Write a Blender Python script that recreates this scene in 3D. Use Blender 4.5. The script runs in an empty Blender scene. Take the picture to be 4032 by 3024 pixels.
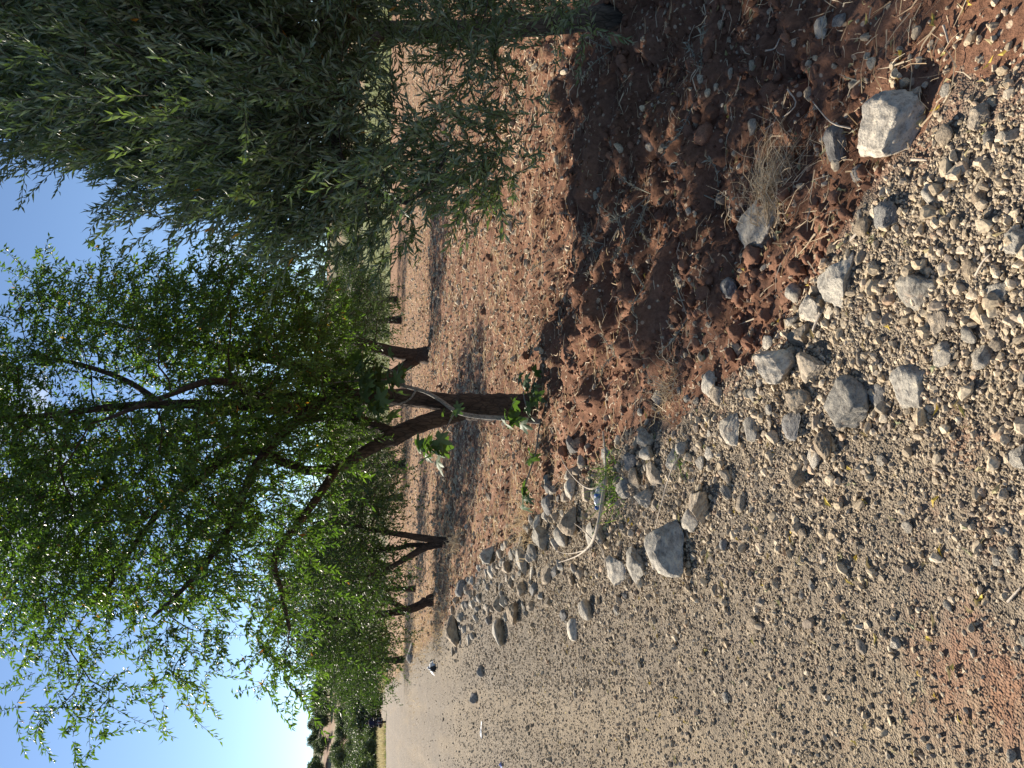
import bpy, math
import numpy as np
from mathutils import Vector, Matrix

scene = bpy.context.scene
col = scene.collection
R = math.radians

# ---------------------------------------------------------------- camera, sky, sun, exposure
CAM_H = 1.5
FPX = 3028.0                       # focal length in pixels of the 4032 px wide photograph
PITCH = math.atan2(2016 - 1448, FPX)
cam_d = bpy.data.cameras.new("camera"); cam = bpy.data.objects.new("camera", cam_d); col.objects.link(cam)
cam_d.sensor_width = 36.0; cam_d.lens = FPX / 4032 * 36.0
cam_d.clip_start = 0.05; cam_d.clip_end = 5000
fwd = Vector((0, math.cos(PITCH), -math.sin(PITCH))); dwn = Vector((0, -math.sin(PITCH), -math.cos(PITCH)))
rgt = Vector((1, 0, 0))
# the phone was held upright, the picture lies on its side: picture-right is down, picture-up is right
cam.matrix_world = Matrix(((dwn.x, rgt.x, -fwd.x, 0), (dwn.y, rgt.y, -fwd.y, 0), (dwn.z, rgt.z, -fwd.z, CAM_H), (0, 0, 0, 1)))
scene.camera = cam

SUN_EL, SUN_AZ = 33.0, -39.0       # azimuth from +Y, clockwise seen from above
world = bpy.data.worlds.new("World"); scene.world = world; world.use_nodes = True
wn, wl = world.node_tree.nodes, world.node_tree.links
wn.clear()
w_out = wn.new("ShaderNodeOutputWorld"); w_bg = wn.new("ShaderNodeBackground"); w_sky = wn.new("ShaderNodeTexSky")
w_sky.sky_type = 'NISHITA'; w_sky.sun_disc = False
w_sky.sun_elevation = R(SUN_EL); w_sky.sun_rotation = R(SUN_AZ); w_sky.altitude = 900
w_sky.air_density = 0.85; w_sky.dust_density = 0.05; w_sky.ozone_density = 2.2
w_bg.inputs[1].default_value = 0.066
# a few fair-weather cloud puffs
w_tc = wn.new("ShaderNodeTexCoord"); w_map = wn.new("ShaderNodeMapping"); w_noise = wn.new("ShaderNodeTexNoise")
w_map.inputs['Scale'].default_value = (1.0, 1.0, 2.2); w_map.inputs['Location'].default_value = (3.1, 0.4, 1.7)
w_noise.inputs['Scale'].default_value = 3.2; w_noise.inputs['Detail'].default_value = 9; w_noise.inputs['Roughness'].default_value = 0.55
w_ramp = wn.new("ShaderNodeValToRGB"); w_ramp.color_ramp.elements[0].position = 0.60; w_ramp.color_ramp.elements[1].position = 0.78
w_mix = wn.new("ShaderNodeMixRGB"); w_mix.inputs[2].default_value = (9.0, 9.2, 9.6, 1)
wl.new(w_tc.outputs['Generated'], w_map.inputs[0]); wl.new(w_map.outputs[0], w_noise.inputs['Vector'])
wl.new(w_noise.outputs['Fac'], w_ramp.inputs[0]); wl.new(w_ramp.outputs[0], w_mix.inputs[0])
wl.new(w_sky.outputs[0], w_mix.inputs[1]); wl.new(w_mix.outputs[0], w_bg.inputs[0]); wl.new(w_bg.outputs[0], w_out.inputs[0])

sun_d = bpy.data.lights.new("sun", 'SUN'); sun = bpy.data.objects.new("sun", sun_d); col.objects.link(sun)
sun_d.energy = 5.0; sun_d.angle = R(0.55); sun_d.color = (1.0, 0.90, 0.76)
to_sun = Vector((math.sin(R(SUN_AZ)) * math.cos(R(SUN_EL)), math.cos(R(SUN_AZ)) * math.cos(R(SUN_EL)), math.sin(R(SUN_EL))))
sun.rotation_euler = to_sun.to_track_quat('Z', 'Y').to_euler(); sun.location = (-20, 35, 40)

scene.render.engine = 'CYCLES'
scene.cycles.max_bounces = 6; scene.cycles.diffuse_bounces = 3; scene.cycles.glossy_bounces = 2
scene.cycles.transmission_bounces = 4; scene.cycles.transparent_max_bounces = 4
scene.cycles.use_denoising = True
try: scene.cycles.denoising_prefilter = 'ACCURATE'
except Exception: pass
vs = scene.view_settings
scene.display_settings.display_device = 'sRGB'
vs.view_transform = 'Standard'; vs.look = 'None'; vs.exposure = 1.2; vs.gamma = 1.0; vs.use_curve_mapping = False

rng = np.random.default_rng(11)

# ---------------------------------------------------------------- measuring: photograph pixel -> point of the place
def ray(x, y):
    a = (x - 2016) / FPX; b = (1512 - y) / FPX
    return np.array([b, math.cos(PITCH) - a * math.sin(PITCH), -math.sin(PITCH) - a * math.cos(PITCH)])
def G(x, y, z=0.0):
    d = ray(x, y); t = (z - CAM_H) / d[2]
    return np.array([0, 0, CAM_H]) + d * t
def P(x, y, Y):
    d = ray(x, y); return np.array([0, 0, CAM_H]) + d * (Y / d[1])

# ---------------------------------------------------------------- noise
_p = np.random.default_rng(3).permutation(256); PERM = np.concatenate([_p, _p, _p])
_ga = np.linspace(0, 2 * np.pi, 32, endpoint=False); GX, GY = np.cos(_ga), np.sin(_ga)
def perlin(x, y, seed=0):
    x = x + seed * 17.37; y = y + seed * 9.71
    xi = np.floor(x).astype(int); yi = np.floor(y).astype(int); xf = x - xi; yf = y - yi
    u = xf ** 3 * (xf * (xf * 6 - 15) + 10); v = yf ** 3 * (yf * (yf * 6 - 15) + 10)
    xi &= 255; yi &= 255
    def g(i, j, dx, dy):
        h = PERM[PERM[i & 255] + (j & 255)] & 31
        return GX[h] * dx + GY[h] * dy
    n = (g(xi, yi, xf, yf) * (1 - u) + g(xi + 1, yi, xf - 1, yf) * u) * (1 - v) + (g(xi, yi + 1, xf, yf - 1) * (1 - u) + g(xi + 1, yi + 1, xf - 1, yf - 1) * u) * v
    return n * 1.5
def fbm(x, y, f, o=3, seed=0, gain=.5):
    s = 0; a = 1.0
    for k in range(o):
        s = s + a * perlin(x * f, y * f, seed + k * 3); f *= 2.03; a *= gain
    return s
def sstep(a, b, x):
    t = np.clip((x - a) / (b - a), 0, 1); return t * t * (3 - 2 * t)

# ---------------------------------------------------------------- border between gravel road and red field
BPX = [(4032, 290), (3850, 420), (3650, 560), (3500, 690), (3380, 860), (3300, 1020), (3180, 1200), (3050, 1390), (2900, 1520), (2780, 1580),
       (2600, 1700), (2450, 1770), (2300, 1900), (2180, 2020), (2050, 2130), (1900, 2240), (1800, 2400), (1700, 2520), (1600, 2610), (1540, 2690)]
_b = np.array([G(*q)[:2] for q in BPX]); _b = _b[np.argsort(_b[:, 1])]
_b = np.vstack([[_b[0, 0] + .35, -40], [_b[0, 0] + .25, .5], _b, [_b[-1, 0] - 20, _b[-1, 1] + 50]])
def B(Y): return np.interp(Y, _b[:, 1], _b[:, 0])

def road_z(X, Y):
    X = np.asarray(X, float); Y = np.asarray(Y, float)
    t = X - B(Y) + .10 * fbm(X, Y, 2.5, 2, 8)
    near = np.clip(1.4 - Y / 9, 0, 1)
    z = .018 * fbm(X, Y, .55, 3, 1) + near * (.009 * fbm(X, Y, 6, 3, 5) + .004 * fbm(X, Y, 28, 2, 9))
    z = z - .022 * (np.exp(-((t + 1.75 + .08 * np.sin(Y * .5)) / .2) ** 2) + np.exp(-((t + 3.3 + .08 * np.sin(Y * .5)) / .2) ** 2))
    z = z - .25 * sstep(.02, .45, t) + .03 * sstep(-1.0, -.2, t) * (1 - sstep(-.2, .1, t))
    # tyre tread prints pressed in the dust
    for (c, w) in ((G(3790, 2700), .10), (G(3880, 2810), .10)):
        dx, dy = X - c[0], Y - c[1]
        al = dx * -.36 + dy * .93; ac = dx * .93 + dy * .36
        m = np.exp(-(ac / w) ** 4) * np.exp(-(al / .55) ** 4)
        z = z - .010 * m * sstep(.55, .95, .5 + .5 * np.sin((al + .35 * ac) * 2 * np.pi / .052))
    z = z - .0006 * np.clip(Y - 58, 0, 200) ** 1.6
    return z

def field_z(X, Y):
    X = np.asarray(X, float); Y = np.asarray(Y, float)
    t = X - B(Y)
    near = np.clip(1.6 - Y / 14, 0.12, 1)
    smooth = 1 - .8 * (1 - sstep(1.9, 2.4, Y + .35 * fbm(X, Y, 1.3, 2, 2))) * sstep(0, .3, t + .5)
    clod = sstep(.15, .7, t) * (1 - .75 * sstep(5.2, 7.5, Y)) * smooth
    wx = X + .05 * fbm(X, Y, 6, 2, 81); wy = Y + .05 * fbm(X, Y, 6, 2, 85)
    bil = np.abs(fbm(wx, wy, 1.9, 2, 21)) * 1.9
    bil2 = np.abs(fbm(wx, wy, 7.5, 3, 25, .6)) * 1.6
    z = -.02 - .07 * sstep(0, 1.0, t) + .05 * fbm(X, Y, .9, 2, 4) * near
    z = z + clod * (.095 * (bil - .4) + .030 * (bil2 - .4) * (.4 + fbm(X, Y, 1.1, 2, 95))) + near * (.3 + .7 * smooth) * (.007 * fbm(X, Y, 22, 3, 6, .7) + .004 * fbm(X, Y, 80, 2, 7))
    # shallow furrows left by the plough, and a ragged ridge where it turned
    fur = X * .25 + Y * .97 + .25 * fbm(X, Y, .5, 2, 12)
    z = z + .028 * np.sin(fur * 2 * np.pi / .9) * sstep(4.5, 7, Y) * (1 - sstep(18, 30, Y)) + .012 * fbm(X, Y, 9, 2, 14) * sstep(5, 7, Y)
    rid = np.exp(-((Y - 6.6 - .18 * fbm(X, Y, 1.6, 2, 31)) / .16) ** 2) * sstep(.5, 1.4, t)
    z = z + rid * (.02 + .035 * fbm(X, Y, 7, 2, 33))
    z = z - .09 * (1 - sstep(-.35, .02, t)) - .0004 * np.clip(Y - 50, 0, 200) ** 1.7
    return z

def ground_z(X, Y):
    return np.maximum(road_z(X, Y), field_z(X, Y))

# ---------------------------------------------------------------- materials
def mat(name):
    m = bpy.data.materials.new(name); m.use_nodes = True
    b = m.node_tree.nodes['Principled BSDF']
    b.inputs['Roughness'].default_value = .9
    b.inputs['Specular IOR Level'].default_value = .25
    return m, m.node_tree.nodes, m.node_tree.links, b
def nd(ns, t, **kw):
    n = ns.new(t)
    for k, v in kw.items():
        if k in n.inputs: n.inputs[k].default_value = v
        else: setattr(n, k, v)
    return n
def ramp(ns, stops, interp='LINEAR'):
    r = ns.new('ShaderNodeValToRGB'); cr = r.color_ramp; cr.interpolation = interp
    while len(cr.elements) < len(stops): cr.elements.new(.5)
    for e, (p, c) in zip(cr.elements, stops):
        e.position = p; e.color = (*c, 1)
    return r
def mix(ns, ls, fac, a, b, mode='MIX'):
    m = ns.new('ShaderNodeMixRGB'); m.blend_type = mode
    for i, v in ((0, fac), (1, a), (2, b)):
        if isinstance(v, (int, float)): m.inputs[i].default_value = v
        elif isinstance(v, tuple): m.inputs[i].default_value = (*v, 1)
        else: ls.new(v, m.inputs[i])
    return m.outputs[0]

GRAVEL_STOPS = [(0, (.27, .225, .165)), (.22, (.37, .305, .215)), (.45, (.32, .275, .21)), (.62, (.44, .375, .275)), (.78, (.24, .20, .16)), (.9, (.50, .44, .34)), (1, (.35, .25, .17))]
PEB_STOPS = [(p, tuple(min(.72, x * k) for x, k in zip(c, (1.22, 1.18, 1.12)))) for p, c in GRAVEL_STOPS]

def make_road_mat():
    m, ns, ls, b = mat('gravel_road')
    geo = nd(ns, 'ShaderNodeNewGeometry')
    out = None; hts = []
    v1 = nd(ns, 'ShaderNodeTexVoronoi', Scale=150.0); v2 = nd(ns, 'ShaderNodeTexVoronoi', Scale=55.0); v3 = nd(ns, 'ShaderNodeTexVoronoi', Scale=17.0)
    for v in (v1, v2, v3): ls.new(geo.outputs['Position'], v.inputs['Vector'])
    def cell(v):
        s = nd(ns, 'ShaderNodeSeparateColor'); ls.new(v.outputs['Color'], s.inputs[0]); r = ramp(ns, GRAVEL_STOPS); ls.new(s.outputs[0], r.inputs[0]); return r.outputs[0], s.outputs[1]
    c1, f1 = cell(v1); c2, f2 = cell(v2); c3, f3 = cell(v3)
    g2 = ramp(ns, [(.55, (0, 0, 0)), (.60, (1, 1, 1))]); ls.new(f2, g2.inputs[0])
    g3 = ramp(ns, [(.86, (0, 0, 0)), (.88, (1, 1, 1))]); ls.new(f3, g3.inputs[0])
    d3 = ramp(ns, [(.30, (1, 1, 1)), (.36, (0, 0, 0))]); ls.new(v3.outputs['Distance'], d3.inputs[0])
    g3b = mix(ns, ls, 1.0, g3.outputs[0], d3.outputs[0], 'MULTIPLY')
    c = mix(ns, ls, g2.outputs[0], c1, c2); c = mix(ns, ls, g3b, c, c3)
    # broad tone changes: compacted pale dust and greyer crushed stone
    n1 = nd(ns, 'ShaderNodeTexNoise', Scale=.55, Detail=5.0, Roughness=.6); ls.new(geo.outputs['Position'], n1.inputs['Vector'])
    r1 = ramp(ns, [(.35, (0, 0, 0)), (.68, (1, 1, 1))]); ls.new(n1.outputs[0], r1.inputs[0])
    c = mix(ns, ls, 1.0, c, (.46, .445, .43), 'MULTIPLY')
    dust = mix(ns, ls, .5, c, (.265, .21, .142))
    grey = mix(ns, ls, .35, c, (.185, .16, .135))
    nm = nd(ns, 'ShaderNodeTexNoise', Scale=5.0, Detail=9.0, Roughness=.8); ls.new(geo.outputs['Position'], nm.inputs['Vector'])
    rm = ramp(ns, [(.30, (.55, .55, .56)), (.5, (1, 1, 1)), (.7, (1.4, 1.37, 1.3))]); ls.new(nm.outputs[0], rm.inputs[0])
    ab = nd(ns, 'ShaderNodeAttribute', attribute_name='band')
    a2 = nd(ns, 'ShaderNodeMath', operation='MULTIPLY_ADD', use_clamp=True); ls.new(r1.outputs[0], a2.inputs[0]); a2.inputs[1].default_value = .5; ls.new(ab.outputs['Fac'], a2.inputs[2])
    c = mix(ns, ls, a2.outputs[0], grey, dust)
    c = mix(ns, ls, .85, c, rm.outputs[0], 'MULTIPLY')
    # red soil carried on to the road
    at = nd(ns, 'ShaderNodeAttribute', attribute_name='red')
    n2 = nd(ns, 'ShaderNodeTexNoise', Scale=9.0, Detail=6.0, Roughness=.65); ls.new(geo.outputs['Position'], n2.inputs['Vector'])
    ma = nd(ns, 'ShaderNodeMath', operation='MULTIPLY_ADD'); ls.new(n2.outputs[0], ma.inputs[0]); ma.inputs[1].default_value = 1.4; ma.inputs[2].default_value = -.70
    ad = nd(ns, 'ShaderNodeMath', operation='ADD', use_clamp=True); ls.new(ma.outputs[0], ad.inputs[0]); ls.new(at.outputs['Fac'], ad.inputs[1])
    rr = ramp(ns, [(.35, (0, 0, 0)), (.9, (.72, .72, .72))]); ls.new(ad.outputs[0], rr.inputs[0])
    c = mix(ns, ls, rr.outputs[0], c, (.215, .108, .066))
    ls.new(c, b.inputs['Base Color'])
    bp = nd(ns, 'ShaderNodeBump', Strength=.9, Distance=.006); bp.invert = True
    hh = nd(ns, 'ShaderNodeMath', operation='ADD'); ls.new(v1.outputs['Distance'], hh.inputs[0]); ls.new(v2.outputs['Distance'], hh.inputs[1])
    ls.new(hh.outputs[0], bp.inputs['Height']); ls.new(bp.outputs[0], b.inputs['Normal'])
    b.inputs['Roughness'].default_value = .95
    return m

def make_soil_mat():
    m, ns, ls, b = mat('red_soil')
    geo = nd(ns, 'ShaderNodeNewGeometry')
    n1 = nd(ns, 'ShaderNodeTexNoise', Scale=2.2, Detail=7.0, Roughness=.62); ls.new(geo.outputs['Position'], n1.inputs['Vector'])
    r1 = ramp(ns, [(.28, (.130, .068, .042)), (.5, (.190, .102, .066)), (.72, (.26, .152, .104))]); ls.new(n1.outputs[0], r1.inputs[0])
    n2 = nd(ns, 'ShaderNodeTexNoise', Scale=38.0, Detail=5.0, Roughness=.7); ls.new(geo.outputs['Position'], n2.inputs['Vector'])
    r2 = ramp(ns, [(.3, (.62, .60, .58)), (.7, (1.35, 1.3, 1.25))]); ls.new(n2.outputs[0], r2.inputs[0])
    c = mix(ns, ls, 1.0, r1.outputs[0], r2.outputs[0], 'MULTIPLY')
    # chips of shell, straw and stone mixed into the tilth
    v = nd(ns, 'ShaderNodeTexVoronoi', Scale=24.0); ls.new(geo.outputs['Position'], v.inputs['Vector'])
    s = nd(ns, 'ShaderNodeSeparateColor'); ls.new(v.outputs['Color'], s.inputs[0])
    k1 = ramp(ns, [(.74, (0, 0, 0)), (.76, (1, 1, 1))]); ls.new(s.outputs[0], k1.inputs[0])
    k2 = ramp(ns, [(.22, (1, 1, 1)), (.28, (0, 0, 0))]); ls.new(v.outputs['Distance'], k2.inputs[0])
    k = mix(ns, ls, 1.0, k1.outputs[0], k2.outputs[0], 'MULTIPLY')
    kc = ramp(ns, [(0, (.40, .27, .18)), (1, (.52, .42, .30))]); ls.new(s.outputs[1], kc.inputs[0])
    c = mix(ns, ls, k, c, kc.outputs[0])
    at = nd(ns, 'ShaderNodeAttribute', attribute_name='straw')
    n3 = nd(ns, 'ShaderNodeTexNoise', Scale=14.0, Detail=6.0, Roughness=.7); ls.new(geo.outputs['Position'], n3.inputs['Vector'])
    mm = nd(ns, 'ShaderNodeMath', operation='MULTIPLY_ADD'); ls.new(n3.outputs[0], mm.inputs[0]); mm.inputs[1].default_value = 2.2; mm.inputs[2].default_value = -1.25
    aa = nd(ns, 'ShaderNodeMath', operation='ADD', use_clamp=True); ls.new(mm.outputs[0], aa.inputs[0]); ls.new(at.outputs['Fac'], aa.inputs[1])
    c = mix(ns, ls, aa.outputs[0], c, (.50, .37, .23))
    ls.new(c, b.inputs['Base Color'])
    n4 = nd(ns, 'ShaderNodeTexNoise', Scale=130.0, Detail=4.0, Roughness=.7); ls.new(geo.outputs['Position'], n4.inputs['Vector'])
    bp = nd(ns, 'ShaderNodeBump', Strength=1.0, Distance=.008); ls.new(n2.outputs[0], bp.inputs['Height'])
    bq = nd(ns, 'ShaderNodeBump', Strength=1.0, Distance=.0035); ls.new(n4.outputs[0], bq.inputs['Height']); ls.new(bp.outputs[0], bq.inputs['Normal']); ls.new(bq.outputs[0], b.inputs['Normal'])
    b.inputs['Roughness'].default_value = 1.0; b.inputs['Specular IOR Level'].default_value = .1
    return m

def make_stone_mat(name, stops, bd=.016):
    m, ns, ls, b = mat(name)
    tc = nd(ns, 'ShaderNodeTexCoord'); oi = nd(ns, 'ShaderNodeObjectInfo')
    r = ramp(ns, stops); ls.new(oi.outputs['Random'], r.inputs[0])
    add = nd(ns, 'ShaderNodeVectorMath', operation='ADD'); ls.new(tc.outputs['Object'], add.inputs[0])
    sc = nd(ns, 'ShaderNodeVectorMath', operation='SCALE'); ls.new(oi.outputs['Random'], sc.inputs['Scale']); sc.inputs[0].default_value = (37, 61, 23)
    ls.new(sc.outputs[0], add.inputs[1])
    n1 = nd(ns, 'ShaderNodeTexNoise', Scale=2.6, Detail=8.0, Roughness=.65); ls.new(add.outputs[0], n1.inputs['Vector'])
    r1 = ramp(ns, [(.34, (.48, .47, .47)), (.52, (1, 1, 1)), (.68, (1.35, 1.3, 1.2))]); ls.new(n1.outputs[0], r1.inputs[0])
    c = mix(ns, ls, 1.0, r.outputs[0], r1.outputs[0], 'MULTIPLY')
    # weathering: pale crust and red dust in hollows
    n2 = nd(ns, 'ShaderNodeTexNoise', Scale=1.1, Detail=6.0, Roughness=.7); ls.new(add.outputs[0], n2.inputs['Vector'])
    r2 = ramp(ns, [(.60, (0, 0, 0)), (.76, (.6, .6, .6))]); ls.new(n2.outputs[0], r2.inputs[0])
    c = mix(ns, ls, r2.outputs[0], c, (.36, .22, .14))
    n3 = nd(ns, 'ShaderNodeTexNoise', Scale=14.0, Detail=6.0, Roughness=.7); ls.new(add.outputs[0], n3.inputs['Vector'])
    r3 = ramp(ns, [(.36, (.5, .5, .5)), (.47, (1, 1, 1))]); ls.new(n3.outputs[0], r3.inputs[0])
    c = mix(ns, ls, .8, c, r3.outputs[0], 'MULTIPLY')
    ls.new(c, b.inputs['Base Color'])
    bp = nd(ns, 'ShaderNodeBump', Strength=.9, Distance=bd); ls.new(n1.outputs[0], bp.inputs['Height'])
    bp2 = nd(ns, 'ShaderNodeBump', Strength=.6, Distance=bd * .4); ls.new(n3.outputs[0], bp2.inputs['Height']); ls.new(bp.outputs[0], bp2.inputs['Normal'])
    ls.new(bp2.outputs[0], b.inputs['Normal'])
    return m

def make_simple(name, c, rough=.8, var=.25, scale=8.0, bump=0.0, spec=.25, per_obj=0.0):
    m, ns, ls, b = mat(name)
    tc = nd(ns, 'ShaderNodeTexCoord')
    n1 = nd(ns, 'ShaderNodeTexNoise', Scale=scale, Detail=6.0, Roughness=.65); ls.new(tc.outputs['Object'], n1.inputs['Vector'])
    r1 = ramp(ns, [(.3, tuple(x * (1 - var) for x in c)), (.7, tuple(x * (1 + var) for x in c))]); ls.new(n1.outputs[0], r1.inputs[0])
    cc = r1.outputs[0]
    if per_obj:
        oi = nd(ns, 'ShaderNodeObjectInfo'); rr = ramp(ns, [(0, (1 - per_obj,) * 3), (1, (1 + per_obj,) * 3)]); ls.new(oi.outputs['Random'], rr.inputs[0])
        cc = mix(ns, ls, 1.0, cc, rr.outputs[0], 'MULTIPLY')
    ls.new(cc, b.inputs['Base Color']); b.inputs['Roughness'].default_value = rough; b.inputs['Specular IOR Level'].default_value = spec
    if bump:
        bp = nd(ns, 'ShaderNodeBump', Strength=.8, Distance=bump); ls.new(n1.outputs[0], bp.inputs['Height']); ls.new(bp.outputs[0], b.inputs['Normal'])
    return m

def make_bark(name, dark, light, scale=14.0):
    m, ns, ls, b = mat(name)
    geo = nd(ns, 'ShaderNodeNewGeometry'); mp = nd(ns, 'ShaderNodeMapping'); mp.inputs['Scale'].default_value = (1, 1, .28)
    ls.new(geo.outputs['Position'], mp.inputs[0])
    n1 = nd(ns, 'ShaderNodeTexNoise', Scale=scale, Detail=8.0, Roughness=.7); ls.new(mp.outputs[0], n1.inputs['Vector'])
    v = nd(ns, 'ShaderNodeTexVoronoi', Scale=scale * 2.2, feature='DISTANCE_TO_EDGE'); ls.new(mp.outputs[0], v.inputs['Vector'])
    r1 = ramp(ns, [(.3, dark), (.7, light)]); ls.new(n1.outputs[0], r1.inputs[0])
    r2 = ramp(ns, [(.0, (.45, .45, .45)), (.12, (1, 1, 1))]); ls.new(v.outputs['Distance'], r2.inputs[0])
    ls.new(mix(ns, ls, 1.0, r1.outputs[0], r2.outputs[0], 'MULTIPLY'), b.inputs['Base Color'])
    bp = nd(ns, 'ShaderNodeBump', Strength=1.0, Distance=.014); ls.new(v.outputs['Distance'], bp.inputs['Height'])
    bp2 = nd(ns, 'ShaderNodeBump', Strength=.8, Distance=.03); ls.new(n1.outputs[0], bp2.inputs['Height']); ls.new(bp.outputs[0], bp2.inputs['Normal'])
    ls.new(bp2.outputs[0], b.inputs['Normal'])
    return m

def make_leaf(name, stops, under=None, rough=.42, trans=.35, spec=.5, objrnd=0.0, tt=(1.5, 1.75, .62)):
    m, ns, ls, b = mat(name)
    at = nd(ns, 'ShaderNodeAttribute', attribute_name='tint')
    r = ramp(ns, stops); ls.new(at.outputs['Fac'], r.inputs[0]); c = r.outputs[0]
    if objrnd:
        oi = nd(ns, 'ShaderNodeObjectInfo'); rr = ramp(ns, [(0, (1 - objrnd,) * 3), (1, (1 + objrnd,) * 3)]); ls.new(oi.outputs['Random'], rr.inputs[0])
        c = mix(ns, ls, 1.0, c, rr.outputs[0], 'MULTIPLY')
    top = c
    if under is not None:
        geo = nd(ns, 'ShaderNodeNewGeometry')
        c = mix(ns, ls, geo.outputs['Backfacing'], c, under)
    ls.new(c, b.inputs['Base Color']); b.inputs['Roughness'].default_value = rough; b.inputs['Specular IOR Level'].default_value = spec
    tr = nd(ns, 'ShaderNodeBsdfTranslucent')
    tcol = mix(ns, ls, 1.0, top, tt, 'MULTIPLY'); ls.new(tcol, tr.inputs[0])
    ms = nd(ns, 'ShaderNodeMixShader'); ms.inputs[0].default_value = trans
    ls.new(b.outputs[0], ms.inputs[1]); ls.new(tr.outputs[0], ms.inputs[2])
    ls.new(ms.outputs[0], ns['Material Output'].inputs[0])
    return m

M = dict(
    road=make_road_mat(), soil=make_soil_mat(),
    stone_grey=make_stone_mat('grey_limestone', [(0, (.30, .275, .23)), (.5, (.37, .34, .285)), (1, (.44, .405, .34))]),
    stone_pale=make_stone_mat('pale_limestone', [(0, (.43, .385, .31)), (.5, (.49, .44, .36)), (1, (.56, .51, .42))]),
    stone_tan=make_stone_mat('tan_limestone', [(0, (.33, .26, .18)), (.5, (.39, .32, .235)), (1, (.45, .38, .29))]),
    stone_slate=make_stone_mat('blue_grey_stone', [(0, (.20, .19, .175)), (.5, (.25, .24, .22)), (1, (.30, .285, .26))]),
    pebble=make_stone_mat('pebble', PEB_STOPS, .0006),
    clod=make_simple('soil_clod', (.18, .096, .062), 1.0, .45, 9, .0012, .1, .3),
    bark=make_bark('almond_bark', (.028, .020, .017), (.105, .075, .058)),
    bark_red=make_bark('almond_branch_bark', (.040, .024, .018), (.120, .075, .052), 22),
    bark_olive=make_bark('olive_bark', (.045, .035, .028), (.13, .105, .085)),
    fig_bark=make_bark('fig_bark', (.20, .19, .17), (.36, .34, .31), 30),
    almond_leaf=make_leaf('almond_leaf', [(0, (.040, .076, .018)), (.45, (.068, .118, .026)), (.8, (.10, .150, .034)), (.955, (.115, .145, .030)), (.97, (.30, .20, .03)), (1, (.33, .12, .03))], None, .42, .48),
    olive_leaf=make_leaf('olive_leaf', [(0, (.068, .102, .050)), (.5, (.108, .148, .070)), (.93, (.15, .19, .085)), (.985, (.13, .145, .04)), (.99, (.36, .16, .02)), (1, (.38, .17, .02))], (.20, .235, .165), .40, .34, .6),
    dark_leaf=make_leaf('background_leaf', [(0, (.022, .042, .016)), (.5, (.042, .072, .024)), (1, (.075, .105, .032))], None, .5, .35, .4),
    olive_far_leaf=make_leaf('far_olive_leaf', [(0, (.042, .060, .030)), (.5, (.066, .088, .044)), (1, (.10, .125, .066))], (.10, .125, .075), .5, .25, .4, .2),
    fig_leaf=make_leaf('fig_leaf', [(0, (.038, .070, .024)), (.5, (.055, .095, .032)), (1, (.08, .125, .042))], (.11, .165, .085), .55, .38, .3, .22),
    straw=make_leaf('straw', [(0, (.40, .29, .18)), (.5, (.56, .44, .29)), (1, (.68, .58, .42))], None, .7, .25, .2, tt=(1.05, 1.0, .85)),
    dry_weed=make_leaf('dry_weed', [(0, (.20, .18, .13)), (.5, (.31, .30, .23)), (1, (.42, .40, .31))], None, .8, .15, .2, tt=(1.05, 1.0, .85)),
    green_grass=make_leaf('green_grass', [(0, (.045, .10, .022)), (.5, (.085, .15, .035)), (1, (.17, .21, .06))], None, .5, .4, .3),
    meadow=make_leaf('meadow_blades', [(0, (.085, .10, .04)), (.5, (.15, .155, .065)), (1, (.26, .245, .12))], None, .6, .3, .3, tt=(1.15, 1.15, .8)),
    pale_grass=make_leaf('pale_grass', [(0, (.38, .34, .18)), (.5, (.52, .46, .28)), (1, (.64, .58, .40))], None, .7, .35, .2, tt=(1.05, 1.0, .85)),
)

# ---------------------------------------------------------------- mesh helpers
def np_mesh(name, verts, tris=None, quads=None, material=None, smooth=False, attrs=None, face_attrs=None):
    me = bpy.data.meshes.new(name)
    verts = np.asarray(verts, np.float32)
    loops = []; starts = []; n = 0
    parts = []
    if quads is not None and len(quads): parts.append(np.asarray(quads, np.int32))
    if tris is not None and len(tris): parts.append(np.asarray(tris, np.int32))
    loops = np.concatenate([p.ravel() for p in parts]); tot = np.concatenate([np.full(len(p), p.shape[1], np.int32) for p in parts])
    starts = np.concatenate([[0], np.cumsum(tot)[:-1]]).astype(np.int32)
    me.vertices.add(len(verts)); me.vertices.foreach_set('co', verts.ravel())
    me.loops.add(len(loops)); me.loops.foreach_set('vertex_index', loops)
    me.polygons.add(len(tot)); me.polygons.foreach_set('loop_start', starts)
    try: me.polygons.foreach_set('loop_total', tot)
    except Exception: pass
    me.update(calc_edges=True)
    me.polygons.foreach_set('use_smooth', np.full(len(tot), smooth))
    for k, v in (attrs or {}).items():
        a = me.attributes.new(k, 'FLOAT', 'POINT'); a.data.foreach_set('value', np.asarray(v, np.float32))
    if material: me.materials.append(material)
    me.validate()
    return me
def link(name, me, parent=None, loc=(0, 0, 0)):
    o = bpy.data.objects.new(name, me); col.objects.link(o); o.location = loc
    if parent: o.parent = parent
    return o
def empty(name, loc):
    o = bpy.data.objects.new(name, None); col.objects.link(o); o.location = loc; o.empty_display_size = .1
    return o
def tag(o, label=None, cat=None, group=None, kind=None):
    if label: o['label'] = label
    if cat: o['category'] = cat
    if group: o['group'] = group
    if kind: o['kind'] = kind
    return o

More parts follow.
